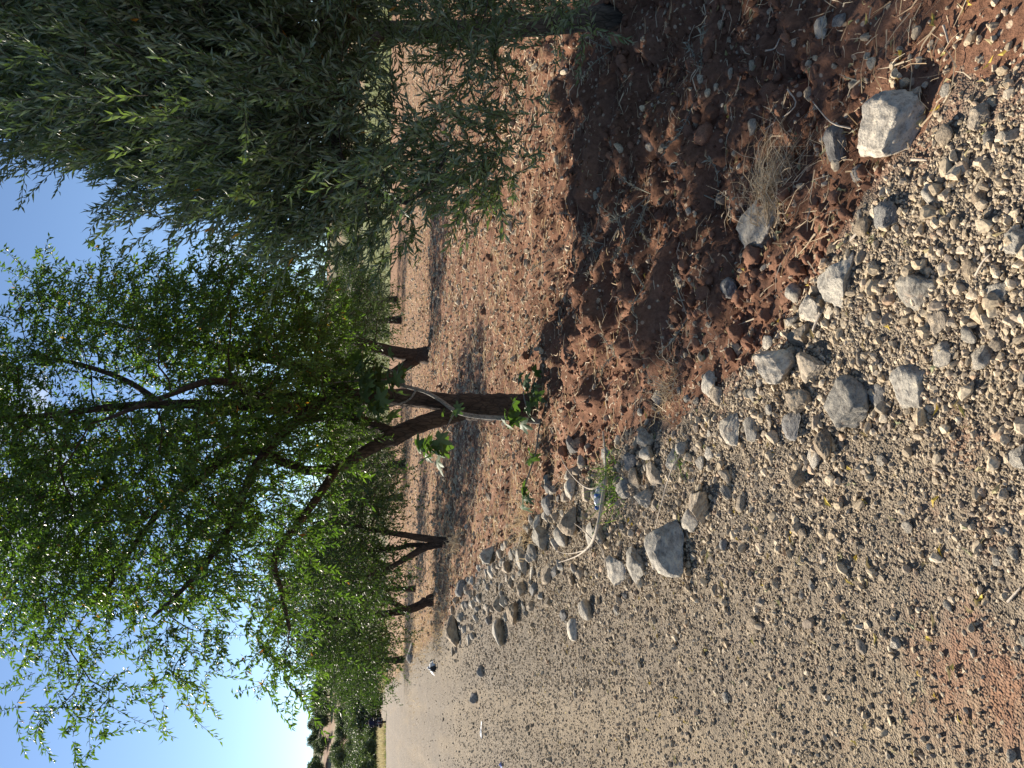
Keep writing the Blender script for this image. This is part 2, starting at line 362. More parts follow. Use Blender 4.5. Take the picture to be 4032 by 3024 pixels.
class Geo:
    """collects tubes and leaves as arrays"""
    def __init__(s): s.v = []; s.q = []; s.t = []; s.a = []; s.n = 0
    def add(s, v, t=None, q=None, a=None):
        v = np.asarray(v, float)
        if t is not None and len(t): s.t.append(np.asarray(t) + s.n)
        if q is not None and len(q): s.q.append(np.asarray(q) + s.n)
        s.a.append(np.full(len(v), .5) if a is None else np.broadcast_to(np.asarray(a, float), (len(v),)))
        s.v.append(v); s.n += len(v)
    def mesh(s, name, material, origin=(0, 0, 0), smooth=False):
        v = np.concatenate(s.v) - np.asarray(origin)
        return np_mesh(name, v, np.concatenate(s.t) if s.t else None, np.concatenate(s.q) if s.q else None, material, smooth, {'tint': np.concatenate(s.a)})

def tube(g, pts, rad, sides=6, rough=0.0, cap=True, seed=0, a=None):
    pts = np.asarray(pts, float); rad = np.asarray(rad, float); n = len(pts)
    d = np.gradient(pts, axis=0); d /= np.linalg.norm(d, axis=1)[:, None] + 1e-9
    up = np.array([.31, .22, .1]) if abs(d[0, 2]) > .8 else np.array([0, 0, 1.0])
    u = np.cross(d, up); u /= np.linalg.norm(u, axis=1)[:, None] + 1e-9; w = np.cross(d, u)
    ang = np.linspace(0, 2 * np.pi, sides, endpoint=False)
    rr = rad[:, None] * np.ones(sides)
    if rough:
        r_ = np.random.default_rng(seed + 5)
        rr = rr * (1 + rough * (r_.normal(size=(n, sides)) * .5 + .7 * np.sin(ang * 3 + seed + np.linspace(0, 2, n)[:, None])))
    v = pts[:, None, :] + rr[..., None] * (np.cos(ang)[None, :, None] * u[:, None, :] + np.sin(ang)[None, :, None] * w[:, None, :])
    v = v.reshape(-1, 3); i = np.arange(n - 1)[:, None] * sides; j = np.arange(sides)[None, :]; k = (j + 1) % sides
    q = np.stack([i + j, i + k, i + sides + k, i + sides + j], -1).reshape(-1, 4)
    t = []
    if cap:
        v = np.vstack([v, pts[-1] + d[-1] * rad[-1] * .6]); e = (n - 1) * sides
        t = [(e + jj, e + (jj + 1) % sides, n * sides) for jj in range(sides)]
    g.add(v, t, q, a)

def smooth_path(pts, rad, per=5):
    """Catmull-Rom through control points"""
    pts = np.asarray(pts, float); rad = np.asarray(rad, float)
    p = np.vstack([2 * pts[0] - pts[1], pts, 2 * pts[-1] - pts[-2]]); out = []; ro = []
    for i in range(len(pts) - 1):
        for t in np.linspace(0, 1, per, endpoint=False):
            a, b_, c, d = p[i], p[i + 1], p[i + 2], p[i + 3]
            out.append(.5 * ((2 * b_) + (-a + c) * t + (2 * a - 5 * b_ + 4 * c - d) * t * t + (-a + 3 * b_ - 3 * c + d) * t ** 3)); ro.append(rad[i] * (1 - t) + rad[i + 1] * t)
    out.append(pts[-1]); ro.append(rad[-1])
    return np.array(out), np.array(ro)

def norm(v): return v / (np.linalg.norm(v, axis=-1, keepdims=True) + 1e-9)

def leaves(g, pos, d, L, W, r, tint, fold=.25, bend=.12):
    """rhombic folded leaves: base, middle, tip on the rib and two side corners"""
    n = len(pos); d = norm(d)
    rnd = r.normal(size=(n, 3)); s = norm(np.cross(d, rnd)); nn = np.cross(s, d)
    L = L[:, None]; W = W[:, None]
    base = pos; mid = pos + d * L * .48 + nn * L * bend * .5; tip = pos + d * L - nn * L * bend * .6
    lf = pos + d * L * .42 + s * W * .5 + nn * (W * fold + L * bend * .4); rt = pos + d * L * .42 - s * W * .5 + nn * (W * fold + L * bend * .4)
    v = np.stack([base, mid, tip, lf, rt], 1).reshape(-1, 3)
    o = np.arange(n)[:, None] * 5
    t = np.stack([o + np.array([0, 1, 3]), o + np.array([1, 2, 3]), o + np.array([0, 4, 1]), o + np.array([1, 4, 2])], 1).reshape(-1, 3)
    g.add(v, t, None, np.repeat(tint, 5))

# ---------------------------------------------------------------- the ground sheets
def grid_obj(name, X, Y, Z, material, attrs):
    r, c = X.shape
    v = np.stack([X, Y, Z], -1).reshape(-1, 3)
    i = np.arange(r - 1)[:, None] * c; j = np.arange(c - 1)[None, :]
    q = np.stack([i + j, i + j + 1, i + c + j + 1, i + c + j], -1).reshape(-1, 4)
    me = np_mesh(name, v, None, q, material, True, attrs)
    o = link(name, me); tag(o, kind='structure'); return o

rows = np.concatenate([np.linspace(-25, .9, 16), 1.0 * np.exp(np.arange(0, math.log(100), .0075))])
c = np.linspace(0, 1, 300) ** 1.05
Yg = rows[:, None] * np.ones(len(c)); Xg = B(Yg) + .42 - c[None, :] * (1.6 + .62 * np.abs(Yg))
Zg = road_z(Xg, Yg)
def blobs(X, Y, items):
    o = np.zeros_like(X)
    for (px, py, rad, s) in items:
        q = G(px, py); o = np.maximum(o, s * np.exp(-(((X - q[0]) ** 2 + (Y - q[1]) ** 2) / rad ** 2)))
    return o
REDS = [(3780, 2640, .26, .85), (3950, 2760, .22, .85), (3620, 2790, .2, .55), (3950, 2980, .2, .5)]
red = blobs(Xg, Yg, [(3780, 2640, .26, .85), (3950, 2760, .22, .85), (3620, 2790, .2, .55), (3950, 2980, .2, .5), (3785, 1730, .10, .75), (3660, 2120, .14, .5), (3900, 2100, .14, .5), (3480, 2560, .1, .45), (3300, 2980, .3, .3)])
red = np.maximum(red, sstep(-.22, .05, Xg - B(Yg) + .12 * fbm(Xg, Yg, 3, 3, 41)) * .75)
def band(X, Y):      # trodden, dusty strips that run along the road
    t = X - B(Y); rut = np.exp(-((t + 1.75 + .08 * np.sin(Y * .5)) / .26) ** 2) + np.exp(-((t + 3.3 + .08 * np.sin(Y * .5)) / .26) ** 2)
    return np.clip(.05 + .55 * rut + .9 * fbm(t * 1.3 + .1 * fbm(X, Y, .7, 2, 3), Y * .10, 1.0, 2, 77) + .45 * sstep(-1.5, -2.4, t) * (1 - sstep(9, 22, Y)) - .25 * sstep(10, 25, Y), 0, .75)
road = grid_obj('road', Xg, Yg, Zg, M['road'], {'red': red.ravel(), 'band': band(Xg, Yg).ravel()})

rows = np.concatenate([np.linspace(-25, .9, 16), 1.0 * np.exp(np.arange(0, math.log(62), .0072))])
c = np.linspace(0, 1, 420) ** 1.1
Yg = rows[:, None] * np.ones(len(c)); Xg = B(Yg) - .28 + c[None, :] * (1.8 + .62 * np.abs(Yg) + np.clip(.6 * Yg, 0, 40))
Zg = field_z(Xg, Yg)
straw_a = .10 + .22 * sstep(14, 26, Yg) + .2 * sstep(9, 14, Yg) * (1 - sstep(1.0, 6, Xg - B(Yg))) - .25 * (1 - sstep(4, 7, Yg))
field = grid_obj('field', Xg, Yg, Zg, M['soil'], {'straw': straw_a.ravel()})

# far land: grassland behind the field, rising to low hills all round
def hill_top(az):       # elevation angle (radians) of the skyline by azimuth (radians, clockwise from +Y)
    return R(2.75) + R(.65) * np.exp(-((az + .42) / .25) ** 2) + R(.18) * np.sin(az * 9) + R(.12) * np.sin(az * 23 + 1)
rr_ = np.concatenate([np.linspace(44, 120, 60), np.exp(np.linspace(math.log(122), math.log(1600), 70))]); az_ = np.linspace(-1.4, 1.4, 240)
RR, AZ = np.meshgrid(rr_, az_, indexing='ij')
def far_z(r, az):
    x, y = r * np.sin(az), r * np.cos(az)
    top = np.tan(hill_top(az)) * 430 + CAM_H
    rise = sstep(95, 430, r)
    z = -1.6 + sstep(60, 95, r) * .8 + rise * (top + .8) * (.55 * sstep(95, 430, r) + .45 * np.clip((r - 95) / 335, 0, 1)) / (.55 + .45)
    z = z + .9 * fbm(x, y, .018, 3, 51) * sstep(60, 130, r) - .012 * np.clip(r - 440, 0, 2000)
    right = sstep(-.12, .05, az)
    z = z + right * (1 - sstep(130, 260, r)) * (1.6 * sstep(46, 60, r) + 1.2 * sstep(50, 110, r))
    return z
def land(x, y): return float(far_z(np.array(math.hypot(x, y)), np.array(math.atan2(x, y))))
def make_land_mat():
    m, ns, ls, b = mat('far_land')
    geo = nd(ns, 'ShaderNodeNewGeometry')
    n1 = nd(ns, 'ShaderNodeTexNoise', Scale=.028, Detail=6.0, Roughness=.6); ls.new(geo.outputs['Position'], n1.inputs['Vector'])
    r1 = ramp(ns, [(.34, (.075, .085, .035)), (.45, (.12, .115, .055)), (.53, (.26, .20, .115)), (.60, (.25, .135, .085)), (.70, (.11, .105, .05))]); ls.new(n1.outputs[0], r1.inputs[0])
    n2 = nd(ns, 'ShaderNodeTexNoise', Scale=.6, Detail=8.0, Roughness=.75); ls.new(geo.outputs['Position'], n2.inputs['Vector'])
    r2 = ramp(ns, [(.3, (.6, .6, .6)), (.7, (1.35, 1.35, 1.35))]); ls.new(n2.outputs[0], r2.inputs[0])
    c = mix(ns, ls, 1.0, r1.outputs[0], r2.outputs[0], 'MULTIPLY')
    at = nd(ns, 'ShaderNodeAttribute', attribute_name='meadow')
    g = ramp(ns, [(.3, (.09, .115, .04)), (.55, (.16, .175, .07)), (.75, (.27, .255, .12))]); ls.new(n2.outputs[0], g.inputs[0])
    c = mix(ns, ls, at.outputs['Fac'], c, g.outputs[0])
    ls.new(c, b.inputs['Base Color']); b.inputs['Roughness'].default_value = 1
    return m
hills = grid_obj('hills', RR * np.sin(AZ), RR * np.cos(AZ), far_z(RR, AZ), make_land_mat(), {'meadow': (sstep(-.10, .0, AZ) * (1 - sstep(110, 170, RR))).ravel()})

# ---------------------------------------------------------------- stones
def rock_mesh(name, seed, subdiv=3, cuts=9, rough=.05, flat=False):
    import bmesh
    r_ = np.random.default_rng(seed)
    bm = bmesh.new(); bmesh.ops.create_icosphere(bm, subdivisions=subdiv, radius=1.0)
    v = np.array([x.co[:] for x in bm.verts]); f = np.array([[x.index for x in p.verts] for p in bm.faces]); bm.free()
    for k in range(cuts):
        n = norm(r_.normal(size=3)); dd = r_.uniform(.46, .80)
        s = v @ n; ex = np.maximum(s - dd, 0); v = v - (ex * .97)[:, None] * n
    h = .10 * perlin(v[:, 0] * 1.7 + v[:, 2], v[:, 1] * 1.7 - v[:, 2] * .6, seed) + rough * fbm(v[:, 0] + .7 * v[:, 2], v[:, 1] + .5 * v[:, 2], 4.5, 3, seed + 7)
    v = v * (1 + h)[:, None]
    v = v / np.abs(v).max(0)                      # unit half-extents
    return np_mesh(name, v, f, None, None, not flat)
ROCKS_HI = [rock_mesh('stone_mesh', 100 + k, 5, 8 + k % 6, .05) for k in range(8)]
ROCKS = [rock_mesh('stone_mesh', 200 + k, 3, 8 + k % 7, .06) for k in range(14)]

def place_rock(px, py, wv, wu, kind, label=None, hi=False, sink=.28, group=None, tall=None, rnd=None):
    """px,py: photograph pixel of the stone's middle; wv, wu: its extent up-down and left-right in the photograph"""
    g0 = G(px, py, 0.0); z0 = float(ground_z(g0[0], g0[1])); g0 = G(px, py, z0 + .02)
    dist = np.linalg.norm(g0 - np.array([0, 0, CAM_H])); s = dist / FPX / 1.0
    zc = np.dot(g0 - np.array([0, 0, CAM_H]), np.array(fwd)); s = zc / FPX * ((1.27 if hi else 1.2) if zc < 5.5 else 1.08)
    th = math.atan2(CAM_H - g0[2], g0[1])
    w = wu * s; proj = wv * s
    depth = np.clip(proj / math.sin(th) * .72, .5 * w, 1.25 * w)
    h = np.clip((proj - depth * math.sin(th) * .8) / math.cos(th) * 1.1, .42 * w, .95 * w)
    if tall: h = tall * w
    return put_rock(g0[0], g0[1], w, depth, h, kind, label, hi, sink, group)
_m_cache = {}
def put_rock(X, Y, w, depth, h, kind, label, hi, sink, group, rot=None):
    src = ROCKS_HI if hi else ROCKS
    k = int(rng.integers(len(src))); key = (hi, k, kind)
    if key not in _m_cache:
        me = src[k].copy(); me.name = 'stone_mesh'; me.materials.clear(); me.materials.append(M[kind]); _m_cache[key] = me
    o = link('boulder' if label and 'boulder' in label else 'stone', _m_cache[key])
    o.scale = (w / 2, depth / 2, h / 2)
    o.rotation_euler = (rng.normal() * .12, rng.normal() * .12, rng.normal() * .35 if rot is None else rot)
    o.location = (X, Y, float(ground_z(X, Y)) + h * (.5 - sink))
    tag(o, label or 'stone', 'boulder' if 'boulder' in (label or '') else 'stone', group)
    return o

EDGE = 'loose stones along the edge of the gravel road'
HERO = [
 (3496, 516, 225, 245, 'stone_pale', 'big pale rough boulder on red soil, largest stone at the near road edge', 1, .22),
 (3283, 583, 75, 150, 'stone_slate', 'flat blue grey slab stone lying on red soil behind the big pale boulder', 1, .3),
 (3022, 890, 150, 180, 'stone_pale', 'whitish stone under the straw clump on shaded red soil', 1, .3),
 (3472, 857, 92, 100, 'stone_slate', 'squarish grey stone where the red soil meets coarse pebbles', 1, .25),
 (3359, 687, 58, 66, 'stone_slate', 'small grey stone on red soil between the big boulder and the straw clump', 0, .3),
 (3842, 474, 80, 92, 'stone_tan', 'smooth tan pointed stone in front of the big pale boulder', 1, .2),
 (3709, 349, 46, 56, 'stone_grey', 'small grey white mottled stone beside the big boulder shadow', 0, .2),
 (3171, 368, 50, 50, 'stone_tan', 'lone rounded brownish stone out on the shaded red soil', 0, .3),
 (3305, 82, 52, 50, 'stone_slate', 'dull grey stone touching a white bone shaped stone', 0, .3),
 (3232, 112, 34, 100, 'stone_pale', 'long white bone shaped stone on shaded red soil', 0, .3),
 (3970, 960, 100, 96, 'stone_grey', 'grey lumpy stone among coarse pebbles at the near end of the road', 1, .3),
 (3824, 766, 62, 82, 'stone_tan', 'yellowish stone among coarse grey pebbles', 0, .3),
 (3879, 547, 48, 55, 'stone_grey', 'rounded grey pebble beside the smooth tan pointed stone', 0, .25),
 (3952, 541, 46, 52, 'stone_grey', 'rounded grey pebble nearest the tan pointed stone on its near side', 0, .25),
 (3299, 1100, 125, 185, 'stone_grey', 'large weathered oblong stone at the red soil edge, the widest flat topped one', 1, .22),
 (3204, 1224, 86, 90, 'stone_pale', 'chipped whitish stone next to the weathered oblong stone', 1, .22),
 (3153, 1321, 95, 85, 'stone_tan', 'tan brown stone between two pale stones along the soil edge', 1, .22),
 (3071, 1427, 170, 135, 'stone_pale', 'large cracked pale stone with grey stain where gravel meets soil', 1, .2),
 (3183, 1445, 100, 110, 'stone_tan', 'smooth tan stone close in front of the cracked pale stone', 1, .22),
 (3022, 1345, 55, 55, 'stone_pale', 'small cream stone behind the cracked pale stone', 0, .25),
 (3141, 1570, 110, 90, 'stone_tan', 'buff stone with dark side near the grey oval boulder', 1, .22),
 (3317, 1591, 140, 185, 'stone_grey', 'grey oval boulder with white edge sitting out on the gravel', 1, .16),
 (3438, 1567, 70, 100, 'stone_slate', 'half buried slate stone just in front of the grey oval boulder', 0, .5),
 (3563, 1540, 150, 175, 'stone_grey', 'broad half buried stone flush with the gravel', 1, .56),
 (3116, 1664, 88, 110, 'stone_slate', 'dark wedge stone between the buff stone and the brown upright stone', 1, .25),
 (3235, 1749, 75, 118, 'stone_tan', 'brown upright loaf shaped stone on open gravel', 1, .2),
 (3174, 1798, 70, 90, 'stone_pale', 'half buried pale stone leaning on the brown loaf shaped stone', 0, .5),
 (3581, 1136, 150, 150, 'stone_grey', 'flat three cornered grey stone with a pit in it', 1, .45),
 (3675, 1266, 85, 105, 'stone_tan', 'mauve tan stone half sunk in coarse gravel', 1, .4),
 (3794, 1057, 75, 110, 'stone_tan', 'low tan stone in coarse gravel near the flat three cornered stone', 1, .45),
 (3690, 1385, 80, 105, 'stone_pale', 'cream stone in the coarse gravel beside the mauve tan stone', 0, .3),
 (3839, 1406, 85, 90, 'stone_pale', 'whitish angular stone among coarse gravel', 0, .3),
 (3806, 1318, 70, 60, 'stone_grey', 'dark topped stone just behind the whitish angular stone', 0, .3),
 (3903, 1354, 46, 55, 'stone_tan', 'small squarish tan stone near the whitish angular stone', 0, .3),
 (3903, 1154, 85, 120, 'stone_grey', 'broad grey stone sunk in gravel at the near end of the road', 1, .5),
 (3988, 1798, 80, 92, 'stone_grey', 'single round grey stone on fine gravel, nearest to the viewer', 1, .35),
 (3447, 1810, 38, 44, 'stone_pale', 'little pale stone alone on gravel in front of the brown loaf shaped stone', 0, .3),
 (2852, 1145, 75, 80, 'stone_slate', 'blue grey stone on its own in the reddish crumbly soil', 1, .3),
 (2788, 1512, 52, 90, 'stone_pale', 'pale sliver stone at the soil edge near the dry grass tuft', 0, .2),
 (2819, 1561, 55, 68, 'stone_tan', 'tan stone next to the pale sliver stone', 0, .25),
 (2876, 1682, 95, 110, 'stone_pale', 'ridged pale tan stone on the gravel side of the soil edge', 1, .22),
 (2949, 1695, 55, 100, 'stone_grey', 'narrow ridged stone beside the ridged pale tan stone', 0, .22),
 (2749, 1985, 110, 130, 'stone_tan', 'rounded tan stone pressed against the big split boulder', 1, .2),
 (2652, 2145, 150, 185, 'stone_grey', 'big split grey boulder with cream top out on the gravel', 1, .15),
 (2720, 2045, 70, 80, 'stone_pale', 'pale cracked stone wedged beside the big split boulder', 0, .2),
 (2428, 2241, 56, 112, 'stone_pale', 'pale pointed stone of a leaning pair on the road edge', 1, .2),
 (2504, 2217, 62, 125, 'stone_grey', 'grey pointed stone of a leaning pair on the road edge', 1, .2),
 (2249, 1761, 60, 84, 'stone_slate', 'grey leaf shaped stone on dark soil near the almond trunk', 1, .25),
 (2389, 1792, 60, 72, 'stone_slate', 'dark stone half hidden by the green grass tuft', 0, .3),
 (2480, 1815, 66, 75, 'stone_slate', 'blue black stone in the rubble by the green grass tuft', 1, .25),
 (2547, 1731, 82, 82, 'stone_grey', 'blocky grey stone at the back of the rubble heap', 1, .25),
 (2555, 1792, 68, 60, 'stone_pale', 'white faced stone at the middle of the rubble heap', 0, .25),
 (2571, 1875, 66, 100, 'stone_tan', 'long tan stone at the front of the rubble heap', 1, .25),
 (2500, 1890, 50, 84, 'stone_tan', 'olive tan sliver stone next to the long tan stone', 0, .25),
 (2644, 1808, 66, 76, 'stone_pale', 'yellowish block stone with a dark side by the rubble heap', 1, .22),
 (2690, 1770, 60, 55, 'stone_grey', 'grey block behind the yellowish block stone', 0, .25),
 (2455, 1935, 62, 85, 'stone_grey', 'mossy grey stone under the green grass blades', 0, .3),
 (2545, 1955, 84, 70, 'stone_grey', 'grey broken stone at the near side of the rubble heap', 1, .25),
 (2261, 2049, 86, 100, 'stone_tan', 'large khaki stone beside the dry curved branch', 1, .2),
 (2219, 2112, 72, 76, 'stone_grey', 'rounded grey stone behind the dry curved branch', 0, .22),
 (2140, 2122, 78, 86, 'stone_grey', 'large grey flat stone behind the dry branch in the rubble row', 1, .22),
 (2320, 2095, 60, 90, 'stone_grey', 'split stone lying under the dry curved branch', 0, .3),
 (1942, 2180, 74, 72, 'stone_grey', 'round grey stone at the back end of the rubble row', 1, .22),
 (2064, 2185, 62, 120, 'stone_grey', 'tall grey stone standing in the rubble row', 1, .2),
 (2058, 2128, 40, 66, 'stone_tan', 'brown stone behind the tall grey stone', 0, .3),
 (2000, 2240, 46, 60, 'stone_tan', 'brownish stone in the rubble row near the tall grey stone', 0, .25),
 (1970, 2375, 56, 58, 'stone_tan', 'tan squarish stone in the far rubble row', 0, .25),
 (2030, 2405, 66, 96, 'stone_tan', 'light tan block stone in the far rubble row', 1, .2),
 (1797, 2484, 70, 118, 'stone_tan', 'large tan grey stone standing alone near the far end of the rubble row', 1, .2),
 (1976, 2490, 66, 98, 'stone_grey', 'dark sided stone in front of the far rubble row', 0, .22),
 (1824, 2314, 50, 60, 'stone_slate', 'grey pointed stone on the soil behind the rubble row', 0, .25),
 (2152, 2259, 44, 78, 'stone_tan', 'brown stone at the front of the rubble row, next to the dry branch tip', 0, .25),
 (2104, 2320, 46, 50, 'stone_slate', 'dark stone at the front of the rubble row', 0, .25),
 (2255, 2490, 36, 105, 'stone_pale', 'long white splinter stone out on the gravel', 0, .3),
 (2219, 2417, 42, 46, 'stone_slate', 'dark stone behind the long white splinter stone', 0, .25),
 (1627, 2563, 36, 80, 'stone_slate', 'grey stone half in dry grass at the far road edge', 0, .3),
 (2952, 2460, 42, 66, 'stone_tan', 'pinkish pointed stone by itself on the gravel road', 0, .25),
 (3375, 2551, 46, 46, 'stone_tan', 'brown pebble casting a dark shadow mid road', 0, .15),
 (3508, 2530, 46, 40, 'stone_pale', 'cream pebble beside the brown pebble mid road', 0, .15),
 (3359, 2153, 30, 50, 'stone_tan', 'small upright tan stone on the fine gravel', 0, .25),
 (3147, 2101, 42, 38, 'stone_tan', 'buff stone on fine gravel in front of the big split boulder', 0, .25),
 (3557, 2074, 46, 46, 'stone_pale', 'white faced stone alone on the fine gravel', 0, .2),
 (3970, 2180, 48, 46, 'stone_pale', 'whitish stone at the near end of the fine gravel', 0, .3),
 (3897, 2204, 42, 44, 'stone_pale', 'dull cream stone beside the whitish near stone', 0, .4),
 (3709, 2387, 40, 40, 'stone_grey', 'speckled grey stone on the near gravel', 0, .3),
 (2846, 2751, 24, 40, 'stone_pale', 'tiny white stone with dark shadow on the far side of the road', 0, .15),
 (3964, 2979, 36, 40, 'stone_pale', 'white pebble by the tyre prints', 0, .2),
 (4006, 2526, 38, 44, 'stone_pale', 'pale yellow pebble at the border of the red dust', 0, .25),
 (2837, 2150, 46, 50, 'stone_slate', 'dark stone in front of the big split boulder', 0, .2),
 (2876, 2116, 34, 44, 'stone_tan', 'brown stone touching the dark stone before the big split boulder', 0, .25),
 (1900, 2640, 40, 40, 'stone_slate', 'dark square stone at the far road edge', 0, .2),
 (1870, 2745, 36, 40, 'stone_slate', 'dark pointed stone alone on the far gravel', 0, .2),
]
hero_xy = []; hero_nm = []
for (px, py, wv, wu, kind, lab, hi, sink) in HERO:
    o = place_rock(px, py, wv, wu, kind, lab, bool(hi), sink)
    hero_xy.append((o.location.x, o.location.y, max(o.scale.x, o.scale.y)))
    import re
    hero_nm.append(re.split(r' (?:on|at|by|beside|behind|under|where|along|lying|sitting|in|out|next|with|between|just|close|standing|pressed|wedged|touching|near|of|seen|half|leaning|casting|alone|loose|nearest|flush|the) ', lab)[0])
hero_xy = np.array(hero_xy); hero_ct = hero_xy[:, :2].copy(); used_labels = set()
TONE = dict(stone_grey='grey', stone_pale='whitish', stone_tan='tan', stone_slate='dull dark')
ORD = ['', 'second ', 'third ', 'fourth ', 'fifth ', 'sixth ', 'seventh ', 'eighth ', 'ninth ', 'tenth ', 'eleventh ', 'twelfth ', 'thirteenth ', 'fourteenth ', 'fifteenth ', 'sixteenth ', 'seventeenth ', 'eighteenth ', 'nineteenth ', 'twentieth ']
def relate(X, Y, w, kind):
    d = np.hypot(hero_ct[:, 0] - X, hero_ct[:, 1] - Y); k = int(np.argmin(d)); dx, dy = X - hero_ct[k, 0], Y - hero_ct[k, 1]
    rel = ('right of' if dx > 0 else 'left of') if abs(dx) > abs(dy) else ('behind' if dy > 0 else 'in front of')
    sz = 'tiny' if w < .04 else ('small' if w < .08 else 'fist sized')
    for far in ('close ' if d[k] < .35 else '', 'further '):
        for o_ in ORD:
            l = f"{o_}{sz} {TONE[kind]} stone {far}{rel} the {hero_nm[k]}"
            if l not in used_labels: used_labels.add(l); return l
# smaller stones: the rubble bank, the border, the coarse gravel
ZONES = [
 ('rubble', 128, 'small broken stone in the rubble bank between road and field', 'small stones of the rubble bank'),
 ('border', 48, 'small stone in the coarse gravel along the red soil edge', 'small stones along the soil edge'),
 ('soil', 22, 'small brownish stone strewn on the shaded red soil', 'small stones strewn on the soil'),
 ('roadside', 12, 'fist sized stone loose on the open gravel road', 'small stones loose on the road'),
]
for zone, n, lab, grp in ZONES:
    k = 0; tries = 0
    while k < n and tries < 4000:
        tries += 1
        if zone == 'rubble': Y = rng.uniform(4.6, 13.5); X = B(Y) + (rng.normal(-.12, .26) - .06 if Y < 6.5 else .1 - rng.random() ** 1.3 * .9); w = rng.uniform(.07, .19)
        elif zone == 'border': Y = rng.uniform(1.75, 4.6); X = B(Y) + rng.normal(-.22, .26); w = rng.uniform(.035, .085)
        elif zone == 'soil': Y = rng.uniform(1.9, 5.5); X = B(Y) + rng.uniform(.25, 2.0); w = rng.uniform(.022, .06)
        else: Y = rng.uniform(2.2, 12); X = B(Y) - rng.uniform(.5, 2.2); w = rng.uniform(.025, .06)
        d = np.hypot(hero_xy[:, 0] - X, hero_xy[:, 1] - Y) - hero_xy[:, 2]
        if d.min() < w * .45: continue
        kd = rng.choice(['stone_grey', 'stone_pale', 'stone_tan', 'stone_slate'], p=[.36, .26, .28, .10])
        put_rock(X, Y, w, w * rng.uniform(.6, 1.0), w * rng.uniform(.45, .8), kd, relate(X, Y, w, kd), False, rng.uniform(.15, .35), grp, rng.uniform(0, 6.28))
        hero_xy = np.vstack([hero_xy, [X, Y, w * .4]]); k += 1

# ---------------------------------------------------------------- scatter (stuff): pebbles, soil crumbs, straw
def scatter(name, pos, rot, scl, idx, variants, kind='stuff'):
    me = bpy.data.meshes.new(name); n = len(pos)
    me.vertices.add(n); me.vertices.foreach_set('co', np.asarray(pos, np.float32).ravel())
    for k, v in (('rot', rot), ('scl', scl)):
        a = me.attributes.new(k, 'FLOAT_VECTOR', 'POINT'); a.data.foreach_set('vector', np.asarray(v, np.float32).ravel())
    a = me.attributes.new('idx', 'INT', 'POINT'); a.data.foreach_set('value', np.asarray(idx, np.int32))
    o = link(name, me); tag(o, kind=kind)
    ng = bpy.data.node_groups.new(name, 'GeometryNodeTree')
    ng.interface.new_socket('Geometry', in_out='INPUT', socket_type='NodeSocketGeometry'); ng.interface.new_socket('Geometry', in_out='OUTPUT', socket_type='NodeSocketGeometry')
    ns, ls = ng.nodes, ng.links
    gi, go = ns.new('NodeGroupInput'), ns.new('NodeGroupOutput')
    jn = ns.new('GeometryNodeGeometryToInstance')
    for v in reversed(variants):
        oi = ns.new('GeometryNodeObjectInfo'); oi.inputs['Object'].default_value = v
        ls.new(oi.outputs['Geometry'], jn.inputs[0])
    ip = ns.new('GeometryNodeInstanceOnPoints'); ip.inputs['Pick Instance'].default_value = True
    ls.new(gi.outputs[0], ip.inputs['Points']); ls.new(jn.outputs[0], ip.inputs['Instance'])
    def named(nm, t):
        a = ns.new('GeometryNodeInputNamedAttribute'); a.data_type = t; a.inputs['Name'].default_value = nm
        return [s for s in a.outputs if s.enabled and s.name == 'Attribute'][0]
    ls.new(named('idx', 'INT'), ip.inputs['Instance Index'])
    er = ns.new('FunctionNodeEulerToRotation'); ls.new(named('rot', 'FLOAT_VECTOR'), er.inputs[0]); ls.new(er.outputs[0], ip.inputs['Rotation'])
    ls.new(named('scl', 'FLOAT_VECTOR'), ip.inputs['Scale']); ls.new(ip.outputs[0], go.inputs[0])
    md = o.modifiers.new('scatter', 'NODES'); md.node_group = ng
    return o
def proto(name, me, material):
    me.materials.clear(); me.materials.append(material)
    return bpy.data.objects.new(name, me)          # never linked: only its mesh is used
PEB = [proto('pebble_form', rock_mesh('pebble_form', 300 + k, 2, 9 + k % 5, .03, True), M['pebble']) for k in range(7)]
CLOD = [proto('clod_form', rock_mesh('clod_form', 400 + k, 3, 3, .24), M['clod']) for k in range(6)]

def wedge(n, Y0, Y1, pw=0.0):
    """points spread evenly over the view's wedge of ground (even in depth by log when pw = 0)"""
    u = rng.random(n)
    Y = Y0 * (Y1 / Y0) ** u if pw == 0 else (Y0 ** pw + u * (Y1 ** pw - Y0 ** pw)) ** (1 / pw)
    X = (rng.random(n) * 2 - 1) * (.60 * Y + .35)
    return X, Y
def pebbles(name, X, Y, size, sink=.2, flat=.65):
    n = len(X); z = ground_z(X, Y)
    s = np.stack([size * .5 * rng.uniform(.8, 1.25, n), size * .5 * rng.uniform(.7, 1.1, n), size * .5 * rng.uniform(.45, .85, n)], 1)
    pos = np.stack([X, Y, z + s[:, 2] * (1 - 2 * sink)], 1)
    rot = np.stack([rng.normal(0, .3, n), rng.normal(0, .3, n), rng.uniform(0, 6.28, n)], 1)
    return pos, rot, s, rng.integers(0, 7, n)
acc = []
# fine crushed stone on the road
X, Y = wedge(330000, 1.35, 17.0, .7); t = X - B(Y); rb = blobs(X, Y, REDS); k = (t < rng.normal(-.02, .07, len(t))) & (rng.random(len(t)) < (1 - sstep(4, 17, Y)) * (1 - .6 * np.clip(band(X, Y), 0, 1)) * (1 - .75 * rb)); X, Y = X[k], Y[k]
acc.append(pebbles('', X, Y, np.clip(rng.lognormal(math.log(.0076), .5, len(X)), .004, .032) * np.clip(.8 + Y / 13, .85, 1.7), .25, .7))
